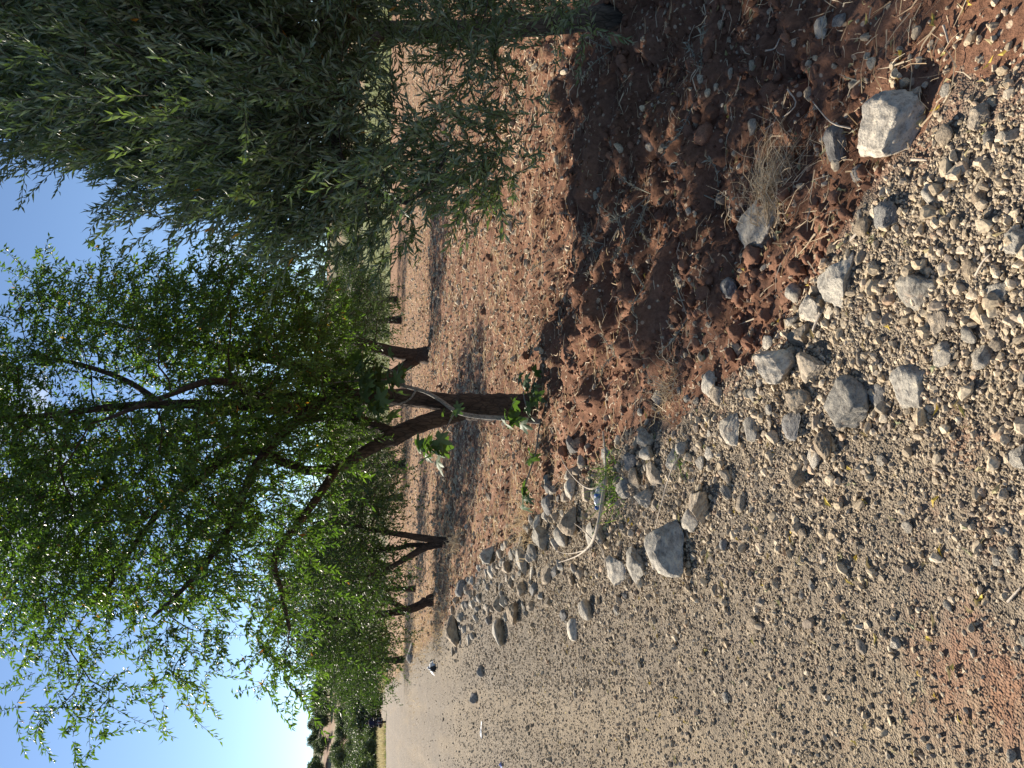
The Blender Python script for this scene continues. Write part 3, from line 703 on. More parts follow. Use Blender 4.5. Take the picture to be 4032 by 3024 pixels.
# coarse pebbles in the strip along the soil
X, Y = wedge(120000, 1.35, 6.5, 1.0); t = X - B(Y) + .18 * fbm(X, Y, 1.4, 2, 61)
k = rng.random(len(t)) < (sstep(-1.25, -.45, t) * (1 - sstep(-.04, .13, t)) * .60); X, Y = X[k], Y[k]
acc.append(pebbles('', X, Y, np.clip(rng.lognormal(math.log(.0095), .66, len(X)),   .005, .05)))
# thin sprinkle thrown on to the soil, and stones on the far road edge
X, Y = wedge(60000, 1.35, 12, .6); t = X - B(Y); k = rng.random(len(t)) < .30 * np.exp(-np.clip(t, 0, 9) / .22) * (t > -.05); X, Y = X[k], Y[k]
acc.append(pebbles('', X, Y, np.clip(rng.lognormal(math.log(.013), .5, len(X)), .006, .045)))
X, Y = wedge(60000, 4, 30, .3); t = X - B(Y); k = (t < .1) & (rng.random(len(t)) < .10 * (1 - band(X, Y)) + .6 * np.exp(-(t + .35) ** 2 / .2)); X, Y = X[k], Y[k]
acc.append(pebbles('', X, Y, np.clip(rng.lognormal(math.log(.018), .5, len(X)), .008, .07)))
ar = [np.concatenate([a[i] for a in acc]) for i in range(4)]
scatter('gravel', *ar, PEB)
# pale chips lying on the field
X, Y = wedge(60000, 1.6, 34, .45); t = X - B(Y); k = (t > .15) & (rng.random(len(t)) < .16 + .5 * sstep(5, 8, Y)); X, Y = X[k], Y[k]
scatter('field_gravel', *pebbles('', X, Y, np.clip(rng.lognormal(math.log(.015), .55, len(X)), .006, .06) * np.clip(.7 + Y / 10, .8, 2.4)), PEB)
# crumbs and clods of red soil
X, Y = wedge(100000, 1.5, 24, .7); t = X - B(Y)
sm = sstep(1.9, 2.5, Y + .3 * fbm(X, Y, 1.3, 2, 2))
k = (t > .05) & (rng.random(len(t)) < (.25 + .75 * sm) * (.8 - .45 * sstep(5, 8, Y)) * np.clip(.55 + 1.2 * fbm(X, Y, 1.7, 2, 97), .25, 1)); X, Y = X[k], Y[k]; sm = sm[k]
size = np.clip(rng.lognormal(math.log(.013), .66, len(X)), .005, .11) * (.55 + .55 * sm)
n = len(X); s = np.stack([size * .55, size * .5, size * .4], 1)
pos = np.stack([X, Y, ground_z(X, Y) + s[:, 2] * .35], 1)
scatter('soil_crumbs', pos, rng.uniform(0, 6.28, (n, 3)) * np.array([.15, .15, 1]), s, rng.integers(0, 6, n), CLOD).__setitem__('kind', 'stuff')

# straw: joined slivers
def blades(g, base, d, L, W, r, tint, segs=3, droop=.25):
    """thin bent strips"""
    n = len(base); d = norm(d); s = norm(np.cross(d, r.normal(size=(n, 3))))
    pts = []
    for k in range(segs + 1):
        u = k / segs
        p = base + d * (L * u)[:, None] - np.array([0, 0, 1.0]) * (L * droop * u * u)[:, None] + s * (L * .12 * math.sin(u * 2.6))[:, None] * r.normal(size=(n, 1)) * (k > 0)
        w = W * (1 - .75 * u)
        pts += [p + s * w[:, None] * .5, p - s * w[:, None] * .5]
    v = np.stack(pts, 1).reshape(-1, 3); m_ = 2 * (segs + 1); o = np.arange(n)[:, None] * m_
    q = np.concatenate([o + np.array([2 * k, 2 * k + 1, 2 * k + 3, 2 * k + 2]) for k in range(segs)])
    g.add(v, None, q, np.repeat(tint, m_))
g = Geo()
X, Y = wedge(85000, 1.7, 36, .5); t = X - B(Y); k = (t > .05) & (rng.random(len(t)) < .22 + .5 * sstep(5, 8, Y) * (.5 + .5 * (fbm(X, Y, .8, 2, 71) > -.1))); X, Y = X[k], Y[k]; n = len(X)
a = rng.uniform(0, 6.28, n)
blades(g, np.stack([X, Y, ground_z(X, Y) + .012], 1), np.stack([np.cos(a), np.sin(a), rng.uniform(-.02, .3, n)], 1), rng.uniform(.03, .14, n) * np.clip(.8 + Y / 20, .85, 1.7), rng.uniform(.0025, .006, n) * np.clip(.6 + Y / 5, 1, 4), rng, rng.random(n), 2, .1)
tag(link('straw', g.mesh('straw', M['straw'])), kind='stuff')

# ---------------------------------------------------------------- trees
def in_ell(p, E):
    """E: list of (centre, radii)"""
    return np.min(np.stack([np.sum(((p - c_) / r_) ** 2, 1) for c_, r_ in E]), 0)
def ell_px(x, y, rx, ry, Y, rY): return (P(x, y, Y), np.array([ry * Y / FPX, rY, rx * Y / FPX * 1.03]))

class Skel:
    def __init__(s): s.pos = []; s.par = []; s.r0 = []; s.dir = []
    def add(s, p, par, r0=0): s.pos.append(np.asarray(p, float)); s.par.append(par); s.r0.append(r0); return len(s.pos) - 1

def grow(limbs, clumps, r, seg=.16, tip_r=.0035, wob=.035):
    """branches from the given limbs out to every clump; returns list of (points, radii)"""
    sk = Skel()
    for pts, rad in limbs:
        prev = -1
        for p, q in zip(pts, rad): prev = sk.add(p, prev, q)
    nl = len(sk.pos); base = np.array(sk.pos)
    order = np.argsort([np.min(np.linalg.norm(base - c_, axis=1)) for c_ in clumps])
    tips = []; start = [None] * nl
    pos = list(sk.pos); gen = [0] * nl
    for ci in order:
        c_ = clumps[ci]; A = np.array(pos); dd = np.linalg.norm(A - c_, axis=1) + .10 * np.array(gen) + .5 * np.clip(A[:, 2] - c_[2], 0, 9)
        k = int(np.argmin(dd)); p0 = A[k]; n = max(2, int(np.linalg.norm(c_ - p0) / seg) + 1)
        pr = sk.par[k]; t0 = norm(p0 - A[pr]) if pr >= 0 else np.array([0, 0, 1.0])
        L = np.linalg.norm(c_ - p0); p1 = p0 + t0 * L * .35 + np.array([0, 0, .12 * L])
        prev = k
        for q in np.linspace(0, 1, n + 1)[1:]:
            b_ = (1 - q) ** 2 * p0 + 2 * q * (1 - q) * p1 + q * q * c_ + r.normal(size=3) * wob * (q < 1) * min(1, L)
            prev = sk.add(b_, prev); pos.append(b_); gen.append(gen[k] + 1)
        tips.append(prev)
    N = len(sk.pos); acc_ = np.zeros(N)
    for i in range(N - 1, nl - 1, -1):
        if acc_[i] == 0: acc_[i] = tip_r ** 2.2
        if sk.par[i] >= 0: acc_[sk.par[i]] += acc_[i]
    rad = acc_ ** (1 / 2.2)
    kids = {}
    for i in range(nl, N): kids.setdefault(sk.par[i], []).append(i)
    paths = []; stack = []
    for i in range(nl):
        for k in kids.get(i, []): stack.append((i, k))
    while stack:
        a, b_ = stack.pop(); pts = [sk.pos[a], sk.pos[b_]]; rr = [rad[b_] * 1.05, rad[b_]]; cur = b_
        while kids.get(cur):
            ks = sorted(kids[cur], key=lambda q: -rad[q])
            for o_ in ks[1:]: stack.append((cur, o_))
            cur = ks[0]; pts.append(sk.pos[cur]); rr.append(rad[cur])
        paths.append((np.array(pts), np.array(rr)))
    return paths, [sk.pos[t_] for t_ in tips], np.array(sk.pos[nl:]), rad[nl:]

def sample_clumps(E, n, r, mind, excl=(), shell=.0):
    lo = np.min([c_ - q for c_, q in E], 0); hi = np.max([c_ + q for c_, q in E], 0)
    out = []
    for _ in range(400):
        p = r.uniform(lo, hi, (4000, 3)); k = in_ell(p, E) < 1
        if shell: k &= (in_ell(p, E) > shell) | (r.random(len(p)) < .35)
        for c_, q in excl: k &= np.sum(((p - c_) / q) ** 2, 1) > 1
        for x in p[k]:
            if not out or np.min(np.linalg.norm(np.array(out) - x, axis=1)) > mind: out.append(x)
            if len(out) >= n: return np.array(out)
        if _ > 30 and len(out) > n * .5: mind *= .97
    return np.array(out)

def twig_foliage(centres, r, twigs, tl, step, L, W, up=.25, droop=.35, spread=.16, ang=.9, tint_c=.18, twig_r=.0022, outward=None, wg=None):
    """leafy twigs round each clump centre. Returns leaf Geo; twigs go to wg"""
    g = Geo(); C = np.repeat(centres, twigs, 0); n = len(C)
    ct = np.repeat(np.clip(r.normal(.42, tint_c, len(centres)), .02, .9), twigs)
    o = C + r.normal(size=(n, 3)) * spread
    d = r.normal(size=(n, 3)) + np.array([0, 0, up * 2.0])
    if outward is not None: d = d + norm(C - outward) * 1.0
    d = norm(d); l = tl * r.uniform(.55, 1.25, n)
    mid = o + d * (l * .5)[:, None]; end = o + d * l[:, None] + np.array([0, 0, -1]) * (l * droop * .35)[:, None]
    m_ = int(tl / step)
    u = (np.arange(m_) + .6) / m_
    pos = ((1 - u) ** 2)[None, :, None] * o[:, None] + (2 * u * (1 - u))[None, :, None] * mid[:, None] + (u * u)[None, :, None] * end[:, None]
    tg = norm(end - o)[:, None, :] * np.ones((1, m_, 1))
    az = np.arange(m_)[None, :] * 2.4 + r.uniform(0, 6.28, (n, 1)); rv = r.normal(size=(n, 3)); a1 = norm(np.cross(norm(end - o), rv)); a2 = np.cross(norm(end - o), a1)
    rad = np.cos(az)[..., None] * a1[:, None] + np.sin(az)[..., None] * a2[:, None]
    dl = tg * (1 - ang * .5) + rad * ang + r.normal(size=(n, m_, 3)) * .18 + np.array([0, 0, -droop])
    k = r.random((n, m_)) < .93
    pos, dl = pos[k], dl[k]; tint = np.clip(np.repeat(ct, m_).reshape(n, m_)[k] + r.normal(0, .13, k.sum()), 0, .95)
    yel = r.random(len(tint)) < .006; tint[yel] = r.uniform(.975, 1, yel.sum())
    N = len(pos)
    leaves(g, pos, dl, L * r.uniform(.65, 1.2, N), W * r.uniform(.75, 1.2, N), r, tint)
    if wg is not None:
        a_ = norm(np.cross(d, np.array([.2, .3, .9]))) ; b_ = np.cross(d, a_)
        ring = [(a_ * math.cos(q) + b_ * math.sin(q)) for q in (0, 2.09, 4.19)]
        v = []
        for p_, rr in ((o, twig_r * 1.3), (mid * .5 + (o * .25 + mid * .5 + end * .25) * .5, twig_r), (end, twig_r * .4)):
            v += [p_ + q * rr for q in ring]
        v = np.stack(v, 1).reshape(-1, 3); i = np.arange(n)[:, None] * 9
        q = np.concatenate([i + np.array([s_ * 3 + j, s_ * 3 + (j + 1) % 3, s_ * 3 + 3 + (j + 1) % 3, s_ * 3 + 3 + j]) for s_ in range(2) for j in range(3)])
        wg.add(v, None, q)
    return g

def build_tree(name, label, cat, group, base, trunk, limbs, E, r, n_clump, mind, leafm, barkm, twigm, fol, excl=(), extra=(), seg=.16, sides=9, tip_r=.0035, shell=0, wob=.035):
    base = np.asarray(base, float); root = tag(empty(name, base), label, cat, group)
    tp, tr = smooth_path(*trunk, 5); g = Geo(); tube(g, tp, tr, sides + 3, .10, seed=1); 
    # root flare
    link('trunk', g.mesh('trunk', barkm, base, True), root)
    lp = []
    for k, (p_, q_) in enumerate(limbs):
        a_, b_ = smooth_path(p_, q_, 5); lp.append((a_, b_)); g = Geo(); tube(g, a_, b_, sides, .08, seed=k + 2)
        link('limb', g.mesh('limb', barkm, base, True), root)
    cl = sample_clumps(E, n_clump, r, mind, excl, shell)
    if len(extra): cl = np.vstack([cl, extra])
    start = lp if lp else [(tp[-3:], tr[-3:])]
    paths, tips, nodes, nrad = grow(start, cl, r, seg, tip_r, wob)
    wg = Geo()
    for p_, q_ in paths: tube(wg, p_, q_, 5 if q_[0] > .012 else 4, 0)
    cen = np.mean([c_ for c_, q in E], 0)
    fg = twig_foliage(cl, r, outward=cen, wg=wg, **fol)
    tag(link('branches', wg.mesh('branches', twigm, base, True), root), kind='stuff')
    tag(link('crown', fg.mesh('crown', leafm, base), root), kind='stuff')
    return root

# --- the almond tree in the middle
ra = np.random.default_rng(21)
YA = 7.3
def pl(lst, Y0=YA):   # (x, y, dY, radius)
    return [P(x, y, Y0 + dy) for x, y, dy, q in lst], [q for *_, q in lst]
tb = P(2120, 1600, YA)
tz = float(ground_z(tb[0], tb[1]))
trunk = pl([(2150, 1600, 0, .17), (2095, 1600, 0, .132), (2000, 1604, 0, .122), (1920, 1606, 0, .124), (1850, 1602, 0, .128), (1800, 1598, 0, .12)])
limbs = [
 pl([(1860, 1612, 0, .085), (1770, 1638, -.02, .084), (1690, 1660, -.05, .082), (1610, 1690, -.1, .080), (1550, 1722, -.12, .086), (1500, 1742, -.15, .062), (1420, 1790, -.2, .052), (1340, 1835, -.2, .046), (1200, 1850, -.15, .043), (1000, 1775, -.1, .040), (880, 1815, -.2, .038), (780, 1890, -.3, .033), (650, 1990, -.3, .028), (520, 2160, -.3, .022), (420, 2330, -.2, .014)]),
 pl([(1560, 1712, -.1, .05), (1470, 1670, -.05, .045), (1360, 1640, .1, .04), (1230, 1650, .25, .036), (1050, 1690, .4, .03), (820, 1720, .5, .024), (600, 1740, .5, .018), (350, 1800, .5, .012)]),
 pl([(1840, 1595, 0, .095), (1740, 1582, .05, .09), (1620, 1568, .1, .086), (1500, 1560, .15, .082), (1380, 1565, .15, .076), (1250, 1600, .1, .066), (1100, 1605, 0, .056), (900, 1592, -.1, .046), (620, 1592, -.25, .038), (420, 1605, -.3, .030), (200, 1635, -.3, .022), (20, 1640, -.2, .014), (-150, 1650, -.2, .01)]),
 pl([(1400, 1562, .15, .06), (1290, 1500, .3, .052), (1150, 1440, .45, .045), (980, 1400, .5, .036), (830, 1370, .45, .03), (700, 1340, .4, .024), (560, 1300, .3, .018), (350, 1260, .3, .012)]),
 pl([(1240, 1602, .1, .05), (1120, 1700, -.35, .045), (1010, 1830, -.7, .038), (940, 1990, -.9, .032), (860, 2150, -1.0, .026), (740, 2300, -1.0, .02), (600, 2430, -1.0, .015)]),
 pl([(1330, 1838, -.2, .04), (1250, 1960, -.5, .036), (1160, 2080, -.7, .032), (1080, 2200, -.8, .026), (1110, 2340, -.85, .02), (1140, 2480, -.9, .014)]),
 pl([(640, 1592, -.25, .03), (500, 1500, .0, .025), (330, 1440, .1, .02), (150, 1400, .1, .014)]),
 pl([(1280, 1590, .1, .05), (1130, 1560, .7, .042), (950, 1600, 1.1, .034), (720, 1680, 1.3, .026), (480, 1800, 1.3, .018)]),
 pl([(1180, 1620, .1, .045), (1020, 1560, -.5, .036), (850, 1500, -.9, .028), (650, 1560, -1.1, .02), (420, 1650, -1.2, .014)]),
]
E = [ell_px(*e) for e in [
 (330, 2200, 260, 230, 7.1, 1.0), (290, 2430, 120, 130, 6.9, .6), (60, 1880, 300, 330, 7.1, 1.2), (480, 1930, 300, 300, 7.0, 1.2),
 (820, 1800, 300, 300, 7.2, 1.3), (880, 1400, 290, 270, 7.5, 1.1), (520, 1340, 240, 210, 7.4, .9), (140, 1380, 150, 140, 7.4, .8), (270, 1220, 70, 60, 7.5, .4),
 (720, 2230, 190, 150, 6.6, .7), (560, 2470, 60, 100, 6.8, .4), (990, 2110, 200, 170, 6.6, .8), (1150, 1540, 200, 230, 7.4, 1.1), (1000, 1150, 150, 120, 7.6, .8), (1120, 2430, 40, 170, 6.5, .3), (740, 2420, 40, 90, 6.6, .3),
 (1230, 1740, 120, 150, 7.2, .9), (-260, 1750, 260, 460, 7.1, 1.2), (700, 1190, 170, 110, 7.5, .7), (1180, 1300, 130, 140, 7.6, .8)]]
X_ = [(P(500, 1560, 7.0), np.array([.18, 2.5, .75])), (P(1010, 1930, 7.0), np.array([.14, .6, .2])), (P(640, 2090, 7.0), np.array([.14, .9, .22])), (P(330, 1560, 7.0), np.array([.16, .8, .16]))]
extra = np.array([P(*e) for e in [(130, 2800, 6.9), (230, 2790, 6.9), (330, 2640, 6.9), (430, 2720, 6.8), (380, 2800, 6.8), (690, 2620, 6.7), (730, 2720, 6.7), (1120, 2640, 6.5), (1150, 2720, 6.5), (1080, 2620, 6.5), (850, 2480, 6.6), (210, 1100, 7.5), (160, 1160, 7.5), (470, 1070, 7.5), (90, 1240, 7.4), (640, 1110, 7.5)]])
almond = build_tree('almond_tree', 'large open crowned almond tree with forked dark trunk at the field edge', 'almond tree', None, (tb[0], tb[1], tz - .05), trunk, limbs, E, ra, 460, .225, M['almond_leaf'], M['bark'], M['bark_red'],
   dict(twigs=10, tl=.34, step=.0145, L=.063, W=.020, up=.15, droop=.55, spread=.13, ang=.85), X_, extra, tip_r=.0042)

# --- the olive tree on the right
ro_ = np.random.default_rng(33)
YO = 4.7
ob = P(2400, 120, YO)
trunk = pl([(2440, 60, 0, .085), (2250, 85, 0, .068), (2000, 110, 0, .062), (1700, 126, 0, .062), (1500, 125, 0, .064), (1370, 122, 0, .062)], YO)
limbs = [
 pl([(1390, 122, 0, .05), (1280, 170, -.1, .042), (1180, 235, -.25, .036), (1060, 330, -.45, .03), (900, 430, -.6, .024), (700, 520, -.7, .018), (450, 580, -.75, .012)], YO),
 pl([(1380, 122, 0, .05), (1250, 130, .1, .042), (1100, 150, .15, .036), (850, 160, .1, .03), (550, 220, 0, .024), (250, 300, -.1, .016), (0, 380, -.1, .01)], YO),
 pl([(1400, 122, 0, .045), (1300, 70, -.2, .038), (1150, 20, -.5, .03), (900, -60, -.7, .024), (600, -100, -.8, .018), (300, -120, -.8, .012)], YO),
 pl([(1500, 125, 0, .04), (1420, 260, -.35, .034), (1340, 430, -.7, .028), (1330, 600, -.95, .022), (1430, 740, -1.1, .016), (1600, 800, -1.2, .01)], YO),
 pl([(1450, 125, 0, .035), (1350, 60, -.6, .03), (1350, -60, -1.0, .024), (1550, -120, -1.2, .018), (1900, -100, -1.2, .012)], YO),
 pl([(1380, 122, 0, .04), (1300, 260, .3, .034), (1200, 450, .4, .028), (1100, 650, .35, .02), (1080, 850, .3, .012)], YO),
]
E = [ell_px(*e) for e in [
 (390, 270, 300, 190, 4.5, .9), (680, 400, 260, 250, 4.2, .8), (960, 620, 210, 160, 4.1, .6), (1210, 800, 110, 100, 4.0, .4), (1050, 230, 280, 260, 4.3, .9), (1300, 600, 130, 180, 3.9, .5),
 (1540, 690, 140, 90, 3.6, .35), (1780, 640, 120, 75, 3.5, .3), (1600, 570, 110, 80, 3.6, .3), (1400, 40, 180, 110, 3.8, .5), (1700, 0, 220, 40, 3.7, .3), (2050, -10, 260, 40, 3.6, .25), (-120, 330, 230, 110, 4.5, .7),
 (1400, 380, 100, 100, 3.8, .3), (1480, 840, 60, 40, 3.9, .2), (850, -200, 300, 260, 4.3, .9), (1830, 90, 170, 40, 3.9, .35), (2150, 10, 180, 45, 3.7, .3), (1130, 540, 170, 200, 4.0, .7), (800, 230, 300, 250, 4.4, .9), (160, 360, 160, 130, 4.4, .8)]]
X_ = [(P(1760, 390, 3.7), np.array([.16, .9, .17])), (P(1640, 260, 3.7), np.array([.13, .8, .12])), (P(1230, 330, 4.2), np.array([.10, .6, .07])), (P(1180, 480, 4.1), np.array([.10, .6, .07]))]
extra = np.array([P(*e) for e in [(150, 480, 4.4), (240, 540, 4.4), (330, 520, 4.3), (570, 680, 4.1), (680, 760, 4.1), (640, 710, 4.1), (1220, 900, 4.0), (1280, 850, 4.0), (1900, 690, 3.4), (1930, 640, 3.4), (1920, 570, 3.4), (1950, 610, 3.4), (1330, 870, 3.9), (1990, 320, 3.5), (1940, 290, 3.5), (1880, 170, 3.5), (1870, 740, 3.5)]])
olive = build_tree('olive_tree', 'dense grey green olive tree leaning over the shaded red soil', 'olive tree', None, (ob[0], ob[1], float(ground_z(ob[0], ob[1])) - .05), trunk, limbs, E, ro_, 520, .165, M['olive_leaf'], M['bark_olive'], M['bark_olive'],
   dict(twigs=11, tl=.30, step=.0105, L=.057, W=.0125, up=.75, droop=-.12, spread=.09, ang=.50, tint_c=.15, twig_r=.0018), X_, extra, tip_r=.003)

# --- trees behind
def bg_tree(label, name, cat, bx, by, Y, stems, E, n, seed, leafm, fol, group='trees standing behind the almond tree', mind=.4):
    r_ = np.random.default_rng(seed); b0 = P(bx, by, Y); b0[2] = float(ground_z(b0[0], b0[1])) if Y < 45 else land(b0[0], b0[1])
    st = [([P(x, y, Y + dy) for x, y, dy, q in s], [q for *_, q in s]) for s in stems]
    tr0 = ([np.array([b0[0], b0[1], b0[2] - .1]), (b0 + st[0][0][0]) / 2, st[0][0][0]], [st[0][1][0] * 1.5, st[0][1][0] * 1.15, st[0][1][0] * 1.02])
    return build_tree(name, label, cat, group, b0, tr0, st, [ell_px(*e) for e in E], r_, n, mind, leafm, M['bark'], M['bark_red'], fol, seg=.4, sides=7, tip_r=.006, wob=.06)
FB = dict(twigs=9, tl=.5, step=.036, L=.10, W=.036, up=.1, droop=.45, spread=.24, ang=.9, twig_r=.003)
bg_tree('dark trunked tree with thick leaning twin stems beyond the almond trunk', 'almond_tree', 'almond tree', 1655, 1400, 20.5,
  [[(1640, 1398, 0, .19), (1580, 1392, 0, .18), (1500, 1375, 0, .16), (1420, 1350, 0, .13), (1330, 1330, .3, .09), (1240, 1330, .4, .05)], [(1645, 1410, .1, .16), (1600, 1440, 0, .14), (1520, 1480, 0, .12), (1430, 1500, 0, .09), (1330, 1500, -.2, .05)]],
  [(1330, 1350, 110, 180, 20.5, 1.5), (1400, 1230, 110, 130, 20.8, 1.3), (1300, 1520, 120, 130, 20.3, 1.3), (1230, 1250, 90, 130, 20.5, 1.2), (1420, 1500, 70, 90, 20, .8)], 130, 5, M['dark_leaf'], FB)
bg_tree('three stemmed tree with low dark crown standing by the rubble row', 'almond_tree', 'almond tree', 1765, 2132, 15.2,
  [[(1750, 2130, 0, .08), (1690, 2122, 0, .075), (1600, 2108, 0, .065), (1520, 2095, .1, .055), (1400, 2070, .3, .04), (1280, 2050, .3, .025)], [(1740, 2140, 0, .085), (1690, 2150, 0, .08), (1660, 2162, 0, .075), (1580, 2210, 0, .055), (1500, 2250, .1, .042), (1400, 2290, .2, .028)], [(1690, 2150, 0, .06), (1620, 2146, .2, .05), (1560, 2160, .3, .045), (1450, 2170, .4, .03)]],
  [(1330, 2120, 160, 190, 15.2, 1.3), (1400, 1960, 110, 120, 15.4, 1.0), (1430, 2240, 90, 110, 15.0, .9), (1190, 2200, 130, 170, 15.3, 1.1)], 125, 6, M['dark_leaf'], FB)
bg_tree('short single trunked tree with dense dark crown beside the road', 'almond_tree', 'almond tree', 1690, 2365, 19.0,
  [[(1680, 2368, 0, .13), (1640, 2390, 0, .11), (1590, 2405, 0, .10), (1500, 2420, 0, .08), (1400, 2430, .2, .06), (1250, 2440, .3, .03)], [(1600, 2402, 0, .08), (1500, 2350, .2, .06), (1380, 2320, .3, .04)]],
  [(1330, 2420, 190, 200, 19, 1.6), (1420, 2280, 110, 130, 19.3, 1.2), (1200, 2420, 130, 150, 19, 1.3), (1400, 2560, 120, 110, 18.8, 1.1)], 150, 7, M['dark_leaf'], FB)
bg_tree('bushy roadside tree at the end of the tree row, hiding its trunk', 'almond_tree', 'almond tree', 1555, 2600, 33.0,
  [[(1540, 2600, 0, .12), (1490, 2600, 0, .10), (1420, 2590, 0, .07), (1330, 2580, .2, .04)]],
  [(1400, 2600, 120, 120, 33, 2.2), (1310, 2560, 90, 100, 33, 2.0), (1380, 2690, 80, 50, 33, 1.5)], 120, 8, M['dark_leaf'], dict(FB, tl=.7, L=.13, W=.05, step=.05, spread=.38), mind=.5)
bg_tree('thin trunked tree seen between two darker trees beyond the rubble row', 'almond_tree', 'almond tree', 1615, 2320, 26.0,
  [[(1600, 2320, 0, .09), (1540, 2318, 0, .08), (1460, 2316, 0, .06), (1380, 2310, .2, .04)]],
  [(1370, 2310, 120, 130, 26, 1.6), (1300, 2230, 90, 100, 26, 1.4)], 90, 9, M['dark_leaf'], dict(FB, tl=.6, L=.12, W=.045, step=.045, spread=.32))
RB = 'olive trees along the far end of the field'
for i, (x, y, Y, rx, ry, lab) in enumerate([
 (1560, 1830, 33, 140, 150, 'rounded grey olive tree at the far end of the field left of the almond trunk'),
 (1560, 1960, 36, 130, 110, 'bushy olive tree at the far end of the field beside the three stemmed tree'),
 (1555, 1690, 38, 110, 100, 'small far olive tree seen past the forked limb of the almond'),
 (1540, 1180, 42, 110, 130, 'dark olive tree at the field end right of the leaning twin stems'),
 (1545, 1260, 37, 120, 110, 'dark bushy olive tree behind the leaning twin stems')]):
    b = dict(FB, tl=.75, L=.13, W=.045, step=.055, spread=.42)
    bg_tree(lab, 'olive_tree', 'olive tree', x, y, Y, [[(x - 15, y, 0, .16), (x - 45, y + 5, 0, .13), (x - 90, y, 0, .08), (x - 150, y - 5, .2, .04)]], [(x - 120, y, rx * .8, ry, Y, 2.0), (x - 180, y + ry * .3, rx * .6, ry * .6, Y, 1.6)], 75, 40 + i, M['olive_far_leaf'], b, RB, .6)
# sunlit almond behind the olive, its top shows at the upper corner
bg_tree('sunlit yellow green almond tree behind the olive crown', 'almond_tree', 'almond tree', 1830, -60, 10.5,
  [[(1780, -60, 0, .12), (1500, -40, 0, .10), (1200, -20, 0, .085), (900, 20, 0, .07), (600, 60, 0, .05), (300, 90, 0, .03), (80, 120, 0, .015)], [(900, 20, 0, .05), (700, -60, .2, .04), (400, -80, .3, .02)]],
  [(250, 90, 260, 210, 10.5, 1.2), (550, 50, 250, 260, 10.5, 1.3), (60, 30, 180, 200, 10.5, 1.0), (850, 0, 200, 260, 10.6, 1.2), (1000, 300, 130, 160, 10.8, .9)], 170, 15, M['almond_leaf'], dict(twigs=9, tl=.40, step=.022, L=.08, W=.028, up=.15, droop=.5, spread=.18, ang=.85), 'trees standing behind the olive tree', .33)

# --- far orchard on the hillside: shared crowns, each tree its own object
def far_tree_parts(seed):
    r_ = np.random.default_rng(seed)
    E = [(np.array([0, 0, 1.9]), np.array([1.3, 1.3, 1.15])), (np.array([.6, .2, 2.3]), np.array([.9, .9, .8])), (np.array([-.6, -.3, 2.2]), np.array([.8, .8, .9]))]
    cl = sample_clumps(E, 75, r_, .28)
    g = twig_foliage(cl, r_, 8, .6, .085, .27, .13, up=.2, droop=.25, spread=.24, outward=np.array([0, 0, 1.8]))
    t = Geo(); a_, b_ = smooth_path([(0, 0, -.4), (.03, 0, .4), (-.05, .03, .95), (.05, 0, 1.7)], [.17, .13, .11, .06], 3); tube(t, a_, b_, 6)
    return t.mesh('trunk', M['bark'], smooth=True), g.mesh('crown', M['olive_far_leaf'])
FAR = [far_tree_parts(70 + k) for k in range(5)]
def far_tree(x, y, s, label, group):
    k = int(rng.integers(5)); z = land(x, y)
    root = tag(empty('olive_tree', (x, y, z)), label, 'olive tree', group); root.rotation_euler.z = rng.uniform(0, 6.28); root.scale = (s * rng.uniform(.9, 1.2), s * rng.uniform(.9, 1.2), s)
    link('trunk', FAR[k][0], root); tag(link('crown', FAR[k][1], root), kind='stuff')
HILL = 'olive trees on the far hillside'
_ORDW = [o_.strip() or 'first' for o_ in ORD]
def nth(i):
    if i < 20: return _ORDW[i]
    return ('twenty ', 'thirty ', 'forty ', 'fifty ')[(i + 1) // 10 - 2] + _ORDW[(i + 1) % 10 - 1] if (i + 1) % 10 else {30: 'thirtieth', 40: 'fortieth', 50: 'fiftieth'}.get(i + 1, 'last')
def polar(rr, azd): return rr * math.sin(R(azd)), rr * math.cos(R(azd))
n_far = 0
for rr0, da, lab, s0 in [(128, .95, 'far olive tree in the nearest row at the hill foot', 1.45), (160, .9, 'far olive tree in the row above a pale strip of ground', 1.4), (186, .75, 'far olive tree midway up the hillside', 1.4), (222, .75, 'far olive tree on the upper hillside', 1.45), (268, .6, 'far olive tree high on the hillside', 1.5), (330, .5, 'far olive tree just below the skyline', 1.6), (372, .30, 'far olive tree along the skyline of the hill', 1.3)]:
    a = -27.8; q_ = 0
    while a < -18.6:
        if rng.random() < .86:
            x, y = polar(rr0 + rng.normal(0, 5), a + rng.normal(0, .14)); far_tree(x, y, s0 * rng.uniform(.75, 1.25), lab + ', ' + nth(q_) + ' from the left', HILL); n_far += 1; q_ += 1
        a += da * rng.uniform(.8, 1.2)
for rr0, da, lab, s0 in [(130, 3.2, 'distant olive tree standing beyond the meadow', 1.2), (190, 2.2, 'distant olive tree on the slope beyond the meadow', 1.3), (300, 1.4, 'small distant olive tree under the skyline beyond the meadow', 1.5), (420, .9, 'distant olive tree on the skyline beyond the meadow', 1.5)]:
    a = -1.0; q_ = 0
    while a < 28:
        x, y = polar(rr0 + rng.normal(0, 7), a + rng.normal(0, .3)); far_tree(x, y, s0 * rng.uniform(.75, 1.25), lab + ', ' + nth(q_) + ' from the left', 'olive trees beyond the meadow'); q_ += 1; a += da * rng.uniform(.8, 1.25)
for q_, (azd, rr0, s) in enumerate([(-27.0, 88, 1.15), (-25.3, 92, .85), (-24.2, 96, .7), (-22.0, 94, .75), (-21.0, 90, .7), (-20.2, 92, .95)]):
    x, y = polar(rr0, azd); far_tree(x, y, s, nth(q_) + ' bushy tree from the left just beyond the road crest below the hill', 'bushy trees beyond the road crest')

